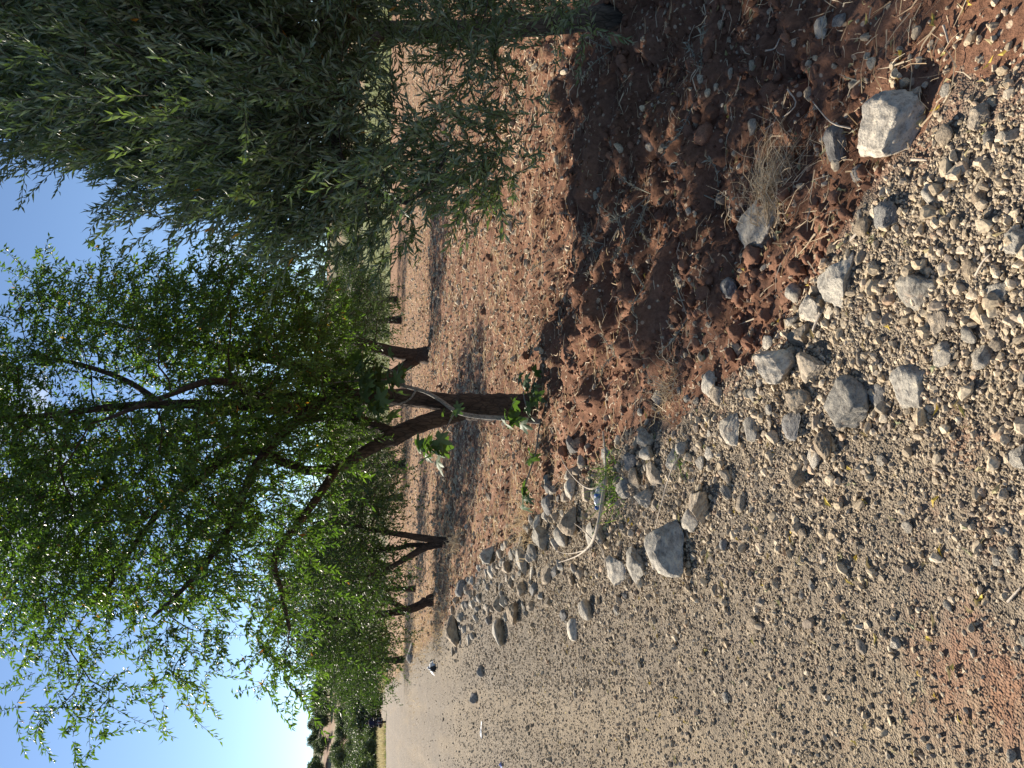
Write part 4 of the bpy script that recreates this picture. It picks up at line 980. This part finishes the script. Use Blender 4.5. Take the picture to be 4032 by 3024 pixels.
# ---------------------------------------------------------------- fig sapling in front of the almond trunk
def fig_leaf_mesh(seed):
    r_ = np.random.default_rng(seed)
    n = 41; th = np.linspace(-2.75, 2.75, n)        # angle from the leaf axis
    lobes = sum(a * np.exp(-((th - c_) / w) ** 2) for a, c_, w in ((.62, 0, .30), (.50, 1.0, .30), (.50, -1.0, .30), (.26, 2.0, .36), (.26, -2.0, .36)))
    rad = (.36 + lobes) * (1 + .05 * np.sin(th * 19 + seed)) * (1 + .06 * r_.normal(size=n).cumsum() / 6)
    x = rad * np.sin(th); y = rad * np.cos(th) + .28
    z = -.22 * (x ** 2 + (y - .3) ** 2) + .06 * np.sin(th * 5 + 1) * rad
    v = [(0, .28, .02)] + list(zip(x, y, z))
    inner = list(zip(x * .5, (y - .28) * .5 + .28, z * .3 + .015 * np.cos(th * 6)))
    k = 1 + n; v += inner
    t = [(0, k + i, k + i + 1) for i in range(n - 1)]; q = [(k + i, 1 + i, 2 + i, k + i + 1) for i in range(n - 1)]
    v = np.array(v) / 1.25
    # petiole
    pv = np.array([(-.012, -.42, -.03), (.012, -.42, -.03), (.012, .23, .01), (-.012, .23, .01)]); o = len(v)
    v = np.vstack([v, pv]); q.append((o, o + 1, o + 2, o + 3))
    return np_mesh('fig_leaf', v, t, q, M['fig_leaf'], True, {'tint': np.full(len(v), r_.uniform(.2, .8))})
FIGL = [fig_leaf_mesh(k) for k in range(6)]
YF = 6.95
fb = P(2155, 1662, YF); fb[2] = float(ground_z(fb[0], fb[1]))
fig = tag(empty('fig_sapling', fb), 'young fig with pale bent stem and lobed leaves in front of the almond trunk', 'fig sapling')
g = Geo(); a_, b_ = smooth_path([fb - np.array([0, 0, .05])] + [P(x, y, YF + d) for x, y, d in [(2110, 1658, 0), (2000, 1648, 0), (1880, 1640, 0), (1800, 1622, 0), (1740, 1580, .02), (1680, 1545, .04), (1600, 1522, .05), (1500, 1500, .1), (1400, 1500, .1), (1280, 1510, .1)]], [.03, .026, .023, .021, .019, .018, .017, .016, .013, .009, .005], 5)
tube(g, a_, b_, 8, .05); link('stem', g.mesh('stem', M['fig_bark'], fb, True), fig)
for pts in ([(1790, 1622, 0), (1760, 1680, -.05), (1720, 1730, -.1), (1690, 1760, -.1)], [(2130, 1662, 0), (2120, 1700, -.1), (2110, 1780, -.2), (2085, 1860, -.25), (2065, 1920, -.3), (2060, 1960, -.3)], [(1640, 1535, 0), (1600, 1580, 0), (1480, 1610, 0), (1380, 1605, 0), (1300, 1600, 0)], [(1600, 1525, 0), (1560, 1470, .05), (1500, 1440, .05)], [(2100, 1657, 0), (2070, 1590, -.1), (2060, 1540, -.15)]):
    g = Geo(); a_, b_ = smooth_path([P(x, y, YF + d) for x, y, d in pts], np.linspace(.010, .005, len(pts)), 4); tube(g, a_, b_, 6); link('shoot', g.mesh('shoot', M['fig_bark'], fb, True), fig)
def fig_cluster(x, y, d, n, rx, ry, size):
    for k in range(n):
        c0 = P(x + rng.normal() * rx, y + rng.normal() * ry, YF + d + rng.normal() * .06)
        o = link('leaf', FIGL[int(rng.integers(6))], fig, c0 - fb)
        s = size * rng.uniform(.7, 1.2); o.scale = (s, s, s)
        o.rotation_euler = (rng.normal(-.35, .45), rng.normal(0, .4), rng.uniform(0, 6.28))
for c_ in [(1455, 1490, .05, 26, 55, 45, .17), (1560, 1500, .03, 8, 25, 25, .15), (1470, 1612, -.02, 13, 32, 22, .15), (1395, 1600, 0, 6, 20, 25, .13), (2075, 1525, -.15, 11, 22, 40, .15), (2000, 1625, -.1, 8, 32, 30, .15), (2070, 1592, -.15, 3, 14, 14, .13), (1785, 1625, -.05, 4, 12, 14, .11), (1690, 1768, -.1, 17, 30, 32, .15), (2085, 1800, -.2, 5, 12, 14, .12), (2062, 1955, -.3, 9, 14, 22, .13)]:
    fig_cluster(*c_)

# ---------------------------------------------------------------- dry plants, branch, litter, rider
def clump(name, label, cat, px, py, n, L, W, m, spread, lean, seed, up=.5, group=None, segs=4, droop=.35, base_r=.05):
    r_ = np.random.default_rng(seed); b0 = G(px, py); b0[2] = float(ground_z(b0[0], b0[1]))
    g = Geo(); d = r_.normal(size=(n, 3)) * spread + np.array([lean[0], lean[1], up])
    o = b0 + np.stack([r_.normal(0, base_r, n), r_.normal(0, base_r, n), np.full(n, .0)], 1)
    d[:, 2] = np.abs(d[:, 2]) * .9 + .05
    blades(g, o, d, L * r_.uniform(.4, 1.15, n), W * r_.uniform(.6, 1.3, n), r_, r_.random(n), segs, droop)
    o = link(name, g.mesh(name, m, b0), None, b0); tag(o, label, cat, group); return o
clump('straw_clump', 'pale straw clump lying over a whitish stone on the shaded soil', 'dry grass', 2985, 840, 240, .34, .0042, M['straw'], .34, (.75, -.55), 3, .28, None, 5, .22, .05)
clump('grass_tuft', 'dry tangled grass tuft at the soil edge behind the pale sliver stone', 'dry grass', 2640, 1545, 110, .26, .004, M['straw'], .55, (.1, -.25), 4, .35, None, 5, .3, .07)
clump('grass_tuft', 'green grass tuft growing between dark rubble stones', 'grass tuft', 2440, 1890, 90, .32, .006, M['green_grass'], .42, (-.1, -.1), 5, .75, None, 4, .3, .09)
clump('grass_tuft', 'tall dry grass tuft at the foot of the three stemmed tree', 'dry grass', 1800, 2135, 70, .45, .009, M['straw'], .3, (0, -.1), 6, .8, None, 4, .35, .1)
clump('grass_tuft', 'bleached dry grass tuft behind the rubble row', 'dry grass', 2085, 2090, 90, .38, .006, M['straw'], .5, (-.1, -.1), 7, .6, None, 4, .35, .14)
clump('grass_tuft', 'dry grass tuft by the low fig shoot', 'dry grass', 2075, 2010, 90, .34, .006, M['straw'], .55, (0, -.1), 8, .5, None, 4, .35, .16)
clump('grass_tuft', 'golden dry grass tuft in front of the rubble heap by the plastic bottle', 'dry grass', 2240, 1930, 60, .24, .004, M['straw'], .5, (-.1, -.1), 9, .5, None, 4, .35, .1)
clump('grass_tuft', 'small green sprig beside the yellowish block stone', 'grass tuft', 2720, 1815, 26, .12, .003, M['green_grass'], .6, (0, -.1), 10, .5, None, 3, .3, .03)

def weed(px, py, L, dirs, label, seed, tone='dry_weed'):
    r_ = np.random.default_rng(seed); b0 = G(px, py); b0[2] = float(ground_z(b0[0], b0[1])) + .01
    root = tag(empty('weed', b0), label, 'dry weed'); g = Geo(); sg = Geo()
    for dx, dy, dz in dirs:
        d = norm(np.array([dx, dy, dz])); e = b0 + d * L * r_.uniform(.75, 1.1)
        mid = (b0 + e) / 2 + r_.normal(size=3) * L * .08 + np.array([0, 0, L * .05]); e[2] = max(e[2], b0[2] + .015)
        a_, b_ = smooth_path([b0, mid, e], [.0035, .0028, .0014], 5); tube(sg, a_, b_, 5, a=.4)
        n = int(L / .010); k = r_.integers(3, len(a_), n)
        dl = norm(a_[k] - a_[k - 1]) * .6 + r_.normal(size=(n, 3)) * .6
        leaves(g, a_[k], dl, r_.uniform(.022, .05, n), r_.uniform(.005, .010, n), r_, r_.random(n), .3, .3)
    link('stem', sg.mesh('stem', M[tone], b0), root); tag(link('foliage', g.mesh('foliage', M[tone], b0), root), kind='stuff')
for args in [
 (2490, 760, .34, [(-.6, .3, .25), (-.2, .2, .3), (.3, .5, .2), (-.8, -.1, .1)], 'withered grey weed with many leaves, biggest on the dark clods', 1),
 (2420, 930, .28, [(.5, .2, .3), (-.3, -.2, .2), (.8, -.1, .15)], 'curled grey weed with pale bent stem beside the biggest withered weed', 2),
 (2330, 960, .36, [(.3, .8, .15), (.5, .6, .2), (-.4, .5, .1)], 'straggly brown stemmed weed stretching across the furrow', 3),
 (2150, 1010, .25, [(-.2, .3, .35), (.5, -.1, .2)], 'small dried weed with whitish leaves on the lit field edge', 4),
 (2240, 860, .22, [(-.6, .2, .2), (.2, .4, .3)], 'little silver leaved weed near the lit field edge', 5),
 (2740, 790, .22, [(.7, -.2, .3), (.3, .5, .2)], 'grey green weed sprig on large clods behind the straw clump', 6),
 (2700, 350, .3, [(.5, -.5, .2), (.8, .1, .15), (-.5, .4, .2)], 'thin dry weed trailing over shaded soil under the olive', 7),
 (2370, 190, .26, [(.3, .2, .5), (-.4, .1, .4), (.1, -.3, .3)], 'grey weed tuft under the hanging olive sprays', 8),
 (2680, 1250, .24, [(.6, .1, .15), (-.4, .4, .2)], 'curly dead weed on the crumbly soil near the blue grey stone', 9),
 (2380, 1390, .26, [(.5, .4, .2), (-.5, .3, .2), (.1, -.4, .2)], 'pale dead weed on dark soil right of the dry grass tuft', 10),
 (2560, 1130, .22, [(.4, .4, .1), (-.7, .1, .15)], 'flattened straw coloured weed among clods', 11),
 (2120, 1330, .24, [(.5, .5, .2), (-.6, .2, .2)], 'wiry dead weed on the ridge of clods by the almond trunk', 12)]:
    weed(*args)

# the dry branch
g = Geo(); YB = None
def gp(x, y, h): q = G(x, y); return G(x, y, float(ground_z(q[0], q[1])) + h)
bpts = [gp(*q) for q in [(2375, 1700, .02), (2385, 1800, .05), (2385, 1880, .07), (2375, 1950, .09), (2362, 2030, .12), (2345, 2100, .13), (2320, 2150, .11), (2270, 2190, .06), (2200, 2215, .03)]]
bb = bpts[4].copy(); bb[2] = float(ground_z(bb[0], bb[1]))
br = tag(empty('dry_branch', bb), 'bleached bent dry branch lying over the rubble beside the plastic bottle', 'branch')
a_, b_ = smooth_path(bpts, [.006, .008, .010, .012, .012, .010, .008, .005, .002], 5); tube(g, a_, b_, 8, .06)
M['dead_wood'] = make_simple('dead_wood', (.40, .34, .27), .85, .25, 20, .01)
link('stem', g.mesh('stem', M['dead_wood'], bb, True), br)
for pts, r0 in (([(2335, 2130, .12), (2300, 2090, .08), (2260, 2060, .06)], .005), ([(2345, 2125, .12), (2375, 2170, .06), (2385, 2240, .03)], .006), ([(2300, 2168, .09), (2240, 2180, .05), (2190, 2170, .03)], .004), ([(2320, 2150, .10), (2330, 2200, .04)], .005), ([(2380, 1895, .06), (2330, 1925, .09), (2280, 1900, .08), (2230, 1840, .07), (2195, 1770, .06)], .007)):
    g = Geo(); a_, b_ = smooth_path([gp(*q) for q in pts], np.linspace(r0, r0 * .4, len(pts)), 5); tube(g, a_, b_, 6); link('twig', g.mesh('twig', M['dead_wood'], bb, True), br)

# plastic bottle by the branch
def lathe(g, prof, mtx, sides=20, squash=1.0):
    prof = np.array(prof, float); ang = np.linspace(0, 2 * np.pi, sides, endpoint=False)
    v = np.stack([prof[:, 0][:, None] * np.cos(ang), prof[:, 0][:, None] * np.sin(ang) * squash, prof[:, 1][:, None] * np.ones(sides)], -1).reshape(-1, 3)
    v = np.array([(mtx @ Vector(p_))[:] for p_ in v]); n = len(prof); i = np.arange(n - 1)[:, None] * sides; j = np.arange(sides)[None]; k = (j + 1) % sides
    g.add(v, None, np.stack([i + j, i + k, i + sides + k, i + sides + j], -1).reshape(-1, 4))
M['plastic'] = make_simple('clear_plastic', (.74, .77, .80), .25, .05, 5, 0, .5)
M['plastic'].node_tree.nodes['Principled BSDF'].inputs['Transmission Weight'].default_value = .35
M['blue_cap'] = make_simple('blue_plastic', (.035, .11, .33), .4, .08, 5, 0, .5)
M['white_litter'] = make_simple('white_film', (.78, .78, .78), .6, .05, 12, 0, .4)
M['black_litter'] = make_simple('black_film', (.02, .02, .022), .5, .1, 12, 0, .4)
M['blue_litter'] = make_simple('blue_film', (.06, .16, .55), .5, .1, 12, 0, .4)
bq = gp(2358, 1962, .035)
bot = tag(empty('plastic_bottle', bq), 'small crushed clear plastic bottle with blue cap under the dry branch', 'bottle')
mx = Matrix.Rotation(R(92), 4, 'Y') @ Matrix.Scale(1, 4)
mx = Matrix.Rotation(R(168), 4, 'Z') @ Matrix.Rotation(R(84), 4, 'Y')
g = Geo(); lathe(g, [(.0, -.075), (.026, -.074), (.030, -.066), (.028, -.05), (.031, -.03), (.027, -.012), (.031, .005), (.029, .022), (.02, .042), (.011, .052), (.011, .062)], mx, 20, .72); link('body', g.mesh('body', M['plastic'], (0, 0, 0), True), bot)
g = Geo(); lathe(g, [(.0125, .052), (.016, .053), (.0165, .071), (.014, .074), (0, .074)], mx, 18); link('cap', g.mesh('cap', M['blue_cap'], (0, 0, 0), True), bot)
g = Geo(); lathe(g, [(.0315, -.035), (.0325, -.034), (.0325, -.008), (.0315, -.007)], mx, 20, .74); link('label_sleeve', g.mesh('label_sleeve', M['blue_cap'], (0, 0, 0), True), bot)

def crumple(name, px, py, w, d, h, m, label, cat, seed):
    r_ = np.random.default_rng(seed); q = gp(px, py, 0); n = 14
    U, V = np.meshgrid(np.linspace(-1, 1, n), np.linspace(-1, 1, n), indexing='ij')
    x = U * w / 2 + r_.normal(size=U.shape) * w * .03; y = V * d / 2 + r_.normal(size=U.shape) * d * .03
    z = h * (.5 + .5 * fbm(U + seed, V, 1.3, 3, seed)) * (1 - .5 * (U ** 2 + V ** 2)) + .012
    v = np.stack([x, y, z], -1).reshape(-1, 3); i = np.arange(n - 1)[:, None] * n; j = np.arange(n - 1)[None]
    qd = np.stack([i + j, i + j + 1, i + n + j + 1, i + n + j], -1).reshape(-1, 4)
    nv = len(v); v = np.vstack([v, v - [0, 0, .004]])                       # a second skin gives the film a thickness
    edge = np.concatenate([np.arange(n), np.arange(1, n) * n + n - 1, np.arange(n - 2, -1, -1) + (n - 1) * n, np.arange(n - 2, 0, -1) * n])
    sq = np.stack([edge, np.roll(edge, -1), np.roll(edge, -1) + nv, edge + nv], 1)
    me = np_mesh(name, v, None, np.vstack([qd, qd[:, ::-1] + nv, sq]), m, True)
    o = link(name, me, None, q); tag(o, label, cat); return o
crumple('crumpled_bag', 1712, 2628, .26, .3, .2, M['white_litter'], 'crumpled white plastic bag at the far end of the stones', 'litter', 3)
crumple('crumpled_wrapper', 1722, 2632, .10, .2, .25, M['black_litter'], 'black wrapper caught in the crumpled white bag', 'litter', 5)
crumple('paper_strip', 1900, 2872, .22, .05, .03, M['white_litter'], 'bright white strip of paper lying on the gravel road', 'litter', 4)
crumple('blue_scrap', 1980, 3012, .05, .05, .035, M['blue_litter'], 'tiny bright blue plastic scrap on the gravel road', 'litter', 6)

# twigs and bleached stalks lying on the gravel
def stick(pts, r0, label, name='dry_stalk'):
    q = [gp(x, y, h) for x, y, h in pts]; g = Geo(); a_, b_ = smooth_path(q, np.linspace(r0, r0 * .6, len(q)), 4); tube(g, a_, b_, 6)
    tag(link(name, g.mesh(name, M['dead_wood'], q[0], True), None, q[0]), label, 'dry stalk')
stick([(3230, 1230, .03), (3215, 1265, .03), (3200, 1300, .03)], .006, 'short pale stick leaning on the chipped whitish stone')
stick([(2680, 1790, .03), (2640, 1860, .05), (2600, 2000, .04), (2580, 2080, .03)], .004, 'long straw stalk over the gravel by the rubble heap')
stick([(3350, 945, .01), (3380, 910, .012), (3402, 882, .01)], .005, 'short white stick on bare red soil near the squarish grey stone')
stick([(3590, 628, .012), (3620, 628, .014), (3650, 630, .012)], .0045, 'short white stalk just in front of the big pale boulder')
stick([(3236, 2180, .008), (3237, 2200, .008), (3238, 2222, .008)], .004, 'tiny white stalk on the fine gravel')
stick([(3968, 2370, .008), (3995, 2340, .01), (4020, 2312, .008)], .004, 'straw stalk on the near gravel')
stick([(3840, 1085, .02), (3870, 1030, .03), (3900, 1000, .03)], .003, 'bent straw in the coarse gravel')
stick([(3010, 200, .03), (3050, 190, .03), (3070, 150, .02)], .0035, 'forked twig on the shaded soil under the olive')
stick([(3100, 350, .1), (3130, 420, .06), (3010, 510, .02)], .003, 'long thin straw bent over the shaded clods')
stick([(3350, 505, .02), (3270, 480, .05), (3200, 400, .03)], .003, 'thin straw reaching toward the big pale boulder')
stick([(3715, 100, .008), (3725, 130, .01), (3735, 170, .008)], .004, 'short dry stalk on smooth red dust')

# fallen leaves
g = Geo(); 
X, Y = wedge(900, 1.6, 7, .6); k = np.abs(X - B(Y)) < 2.2; X, Y = X[k], Y[k]; n = len(X); a = rng.uniform(0, 6.28, n)
leaves(g, np.stack([X, Y, ground_z(X, Y) + .008], 1), np.stack([np.cos(a), np.sin(a), rng.normal(0, .15, n)], 1), rng.uniform(.02, .05, n), rng.uniform(.008, .016, n), rng, rng.random(n), .3, .25)
M['fallen'] = make_leaf('fallen_leaf', [(0, (.30, .24, .12)), (.5, (.42, .36, .20)), (.8, (.24, .27, .15)), (.92, (.50, .36, .06)), (1, (.55, .42, .08))], None, .7, .2, .2, tt=(1.05, 1.0, .85))
tag(link('fallen_leaves', g.mesh('fallen_leaves', M['fallen'])), kind='stuff')

# grass bank beyond the road crest, meadow grass beyond the field
def grass_stuff(name, pts, L, W, m, n_per, seed, up=1.0, spread=.35):
    r_ = np.random.default_rng(seed); g = Geo(); pts = np.repeat(pts, n_per, 0); n = len(pts)
    pts = pts + np.stack([r_.normal(0, .2, n), r_.normal(0, .2, n), np.full(n, -.05)], 1)
    d = r_.normal(size=(n, 3)) * spread + np.array([0, 0, up])
    blades(g, pts, d, L * r_.uniform(.5, 1.2, n), W * r_.uniform(.6, 1.4, n), r_, r_.random(n), 2, .2)
    tag(link(name, g.mesh(name, m)), kind='stuff')
def on_ground(x, y): return max(float(ground_z(x, y)), land(x, y) if math.hypot(x, y) > 46 else -9)
pts = []
for k in range(900):
    a = rng.uniform(-29, -16.5); rr0 = rng.uniform(73, 82)
    if -23.6 < a < -21.2: continue
    x, y = polar(rr0, a); pts.append((x, y, on_ground(x, y)))
grass_stuff('pale_grass', np.array(pts), .95, .035, M['pale_grass'], 9, 1)
pts = []
for k in range(260):
    a = rng.uniform(-29, -16.5); x, y = polar(rng.uniform(71.5, 74), a)
    if -23.4 < a < -21.4: continue
    pts.append((x, y, on_ground(x, y)))
grass_stuff('verge_grass', np.array(pts)[::3], .32, .03, M['green_grass'], 9, 2)
pts = []
for k in range(2600):
    a = rng.uniform(-6, 30); rr0 = rng.uniform(47, 90); x, y = polar(rr0, a); pts.append((x, y, land(x, y)))
grass_stuff('meadow_grass', np.array(pts), .45, .05, M['meadow'], 5, 3)
pts = []
for k in range(700):                                # dry stubble along the tree row and the far road edge
    Y = rng.uniform(15, 42); x = B(Y) + abs(rng.normal(.0, .9)) - .3; pts.append((x, Y, float(ground_z(x, Y))))
for k in range(1700):
    Y = rng.uniform(22, 60); x = rng.uniform(-12, 28); pts.append((x, Y, float(ground_z(x, Y))))
grass_stuff('dry_grass', np.array(pts), .22, .014, M['straw'], 7, 4, .8, .5)

# the rider and the motorcycle, far down the road
rx, ry = G(1519, 2842)[:2]; rz = float(road_z(rx, ry))
HEAD = math.atan2(-.36, .93)     # heading: along the road, away from the viewer
RZ = Matrix.Translation((rx, ry, rz)) @ Matrix.Rotation(-HEAD, 4, 'Z') 
M['jacket'] = make_simple('navy_cloth', (.012, .014, .035), .85, .15, 12)
M['trousers'] = make_simple('dark_cloth', (.03, .028, .03), .85, .15, 12)
M['skin'] = make_simple('skin', (.36, .20, .13), .6, .06, 6)
M['hair'] = make_simple('black_hair', (.008, .007, .007), .6, .2, 30)
M['moto_red'] = make_simple('dark_red_paint', (.09, .022, .022), .4, .1, 6, 0, .5)
M['moto_black'] = make_simple('black_metal', (.02, .02, .022), .5, .1, 8, 0, .5)
M['chrome'] = make_simple('dull_chrome', (.5, .5, .5), .3, .05, 8); M['chrome'].node_tree.nodes['Principled BSDF'].inputs['Metallic'].default_value = .9
M['rubber'] = make_simple('tyre_rubber', (.02, .02, .02), .9, .1, 10)
M['crate'] = make_simple('brown_bag_cloth', (.13, .10, .075), .9, .2, 12)
moto = tag(empty('motorcycle', (rx, ry, rz)), 'dark motorcycle being ridden away along the gravel road', 'motorcycle'); moto.rotation_euler.z = -HEAD
rider = tag(empty('person', (rx, ry, rz)), 'person in navy jacket riding the motorcycle away down the road', 'person'); rider.rotation_euler.z = -HEAD
I = Matrix.Identity(4)
def torus(R0, r0, cy, cz, m, name, parent, n=28, s=8):
    g = Geo(); a = np.linspace(0, 2 * np.pi, n, endpoint=False); b_ = np.linspace(0, 2 * np.pi, s, endpoint=False)
    A, Bb = np.meshgrid(a, b_, indexing='ij'); rr = R0 + r0 * np.cos(Bb)
    v = np.stack([r0 * np.sin(Bb), cy + rr * np.cos(A), cz + rr * np.sin(A)], -1).reshape(-1, 3)
    i, j = np.meshgrid(np.arange(n), np.arange(s), indexing='ij'); q = np.stack([i * s + j, ((i + 1) % n) * s + j, ((i + 1) % n) * s + (j + 1) % s, i * s + (j + 1) % s], -1).reshape(-1, 4)
    g.add(v, None, q); return link(name, g.mesh(name, m, smooth=True), parent)
def tb(name, parent, m, pts, rad, sides=8):
    g = Geo(); a_, b_ = smooth_path(pts, rad, 4); tube(g, a_, b_, sides); return link(name, g.mesh(name, m, smooth=True), parent)
for cy in (-.62, .62):
    w = empty('wheel', (0, 0, 0)); w.parent = moto; torus(.26, .05, cy, .31, M['rubber'], 'tyre', w); torus(.20, .015, cy, .31, M['chrome'], 'rim', w, 24, 6)
    g = Geo()
    for a in np.linspace(0, np.pi, 7, endpoint=False): tube(g, [(0, cy - .2 * math.cos(a), .31 - .2 * math.sin(a)), (0, cy + .2 * math.cos(a), .31 + .2 * math.sin(a))], [.006, .006], 4)
    link('spokes', g.mesh('spokes', M['chrome']), w)
tb('frame', moto, M['moto_black'], [(0, -.62, .33), (0, -.25, .40), (0, .1, .38), (0, .35, .75), (0, .40, .95)], [.05, .07, .09, .05, .04])
tb('engine', moto, M['moto_black'], [(0, -.18, .34), (0, .0, .36), (0, .2, .40), (0, .22, .5)], [.10, .15, .14, .08], 10)
tb('fuel_tank', moto, M['moto_red'], [(0, -.02, .76), (0, .12, .82), (0, .28, .84), (0, .38, .82)], [.07, .13, .14, .06], 12)
tb('seat', moto, M['moto_black'], [(0, -.66, .80), (0, -.45, .80), (0, -.2, .77), (0, -.02, .76)], [.07, .12, .13, .09], 10)
tb('rear_mudguard', moto, M['moto_red'], [(0, -.95, .45), (0, -.86, .62), (0, -.70, .70), (0, -.5, .70)], [.075, .085, .085, .07], 10)
tb('tail_light', moto, M['moto_red'], [(0, -.90, .66), (0, -.94, .67), (0, -.97, .67)], [.04, .05, .03], 10)
for s_ in (-1, 1):
    tb('fork', moto, M['chrome'], [(.09 * s_, .62, .31), (.09 * s_, .52, .62), (.08 * s_, .42, .96)], [.025, .028, .025])
    tb('shock_absorber', moto, M['chrome'], [(.12 * s_, -.6, .33), (.13 * s_, -.52, .55), (.13 * s_, -.46, .72)], [.022, .03, .022])
    tb('mirror', moto, M['chrome'], [(.22 * s_, .36, 1.03), (.30 * s_, .36, 1.16), (.33 * s_, .35, 1.20), (.38 * s_, .35, 1.21)], [.008, .008, .045, .03])
    tb('footrest', moto, M['moto_black'], [(.08 * s_, .02, .30), (.20 * s_, .0, .30), (.27 * s_, 0, .31)], [.015, .015, .015])
    tb('side_bag', moto, M['crate'], [(.25 * s_, -.78, .52), (.27 * s_, -.62, .50), (.27 * s_, -.42, .50), (.25 * s_, -.30, .53)], [.08, .17, .17, .08], 10)
tb('handlebar', moto, M['chrome'], [(-.38, .28, 1.02), (-.2, .36, 1.04), (0, .40, 1.0), (.2, .36, 1.04), (.38, .28, 1.02)], [.016, .014, .014, .014, .016])
tb('exhaust', moto, M['chrome'], [(.12, .2, .3), (.16, -.1, .28), (.18, -.5, .33), (.18, -.88, .38)], [.02, .03, .042, .045], 10)
tb('headlight', moto, M['chrome'], [(0, .46, .92), (0, .55, .93), (0, .62, .93)], [.06, .10, .085], 12)

def skin_body(name, parent, m, verts, edges, rads, sub=2):
    me = bpy.data.meshes.new(name); me.from_pydata(verts, edges, []); me.materials.append(m)
    o = link(name, me, parent); md = o.modifiers.new('skin', 'SKIN'); md.use_smooth_shade = True
    for v, r0 in zip(me.skin_vertices[0].data, rads): v.radius = (r0, r0) if not isinstance(r0, tuple) else r0
    me.skin_vertices[0].data[0].use_root = True
    s_ = o.modifiers.new('sub', 'SUBSURF'); s_.levels = sub; s_.render_levels = sub
    return o
BV = [(0, -.25, .90), (0, -.24, 1.05), (0, -.18, 1.22), (0, -.12, 1.36), (0, -.08, 1.44), (0, -.05, 1.53), (0, -.02, 1.62),
      (.17, -.10, 1.37), (.30, .02, 1.20), (.33, .20, 1.09), (.35, .28, 1.05), (-.17, -.10, 1.37), (-.30, .02, 1.20), (-.33, .20, 1.09), (-.35, .28, 1.05),
      (.13, -.18, .86), (.24, .18, .78), (.25, .02, .42), (.25, .14, .33), (-.13, -.18, .86), (-.24, .18, .78), (-.25, .02, .42), (-.25, .14, .33)]
BE = [(0, 1), (1, 2), (2, 3), (3, 4), (4, 5), (5, 6), (3, 7), (7, 8), (8, 9), (9, 10), (3, 11), (11, 12), (12, 13), (13, 14), (0, 15), (15, 16), (16, 17), (17, 18), (0, 19), (19, 20), (20, 21), (21, 22)]
BR = [.15, .14, .155, .14, .055, .085, .08, .07, .05, .04, .035, .07, .05, .04, .035, .09, .07, .05, .035, .09, .07, .05, .035]
skin_body('body', rider, M['skin'], BV, BE, BR)
jk = [0, 1, 2, 3, 7, 8, 9, 11, 12, 13]; mp_ = {k: i for i, k in enumerate(jk)}
skin_body('jacket', rider, M['jacket'], [BV[k] for k in jk], [(mp_[a], mp_[b_]) for a, b_ in BE if a in mp_ and b_ in mp_], [BR[k] * 1.22 + .015 for k in jk])
tk = [0, 15, 16, 17, 19, 20, 21]; mp2 = {k: i for i, k in enumerate(tk)}
skin_body('trousers', rider, M['trousers'], [BV[k] for k in tk], [(mp2[a], mp2[b_]) for a, b_ in BE if a in mp2 and b_ in mp2], [BR[k] * 1.15 + .012 for k in tk])
for s_ in (-1, 1): tb('shoe', rider, M['moto_black'], [(.25 * s_, -.02, .36), (.25 * s_, .08, .33), (.25 * s_, .20, .32)], [.05, .055, .04])
me = rock_mesh('hair', 501, 3, 0, .05); me.materials.append(M['hair']); h = link('hair', me, rider, (0, -.045, 1.60)); h.scale = (.098, .115, .12)
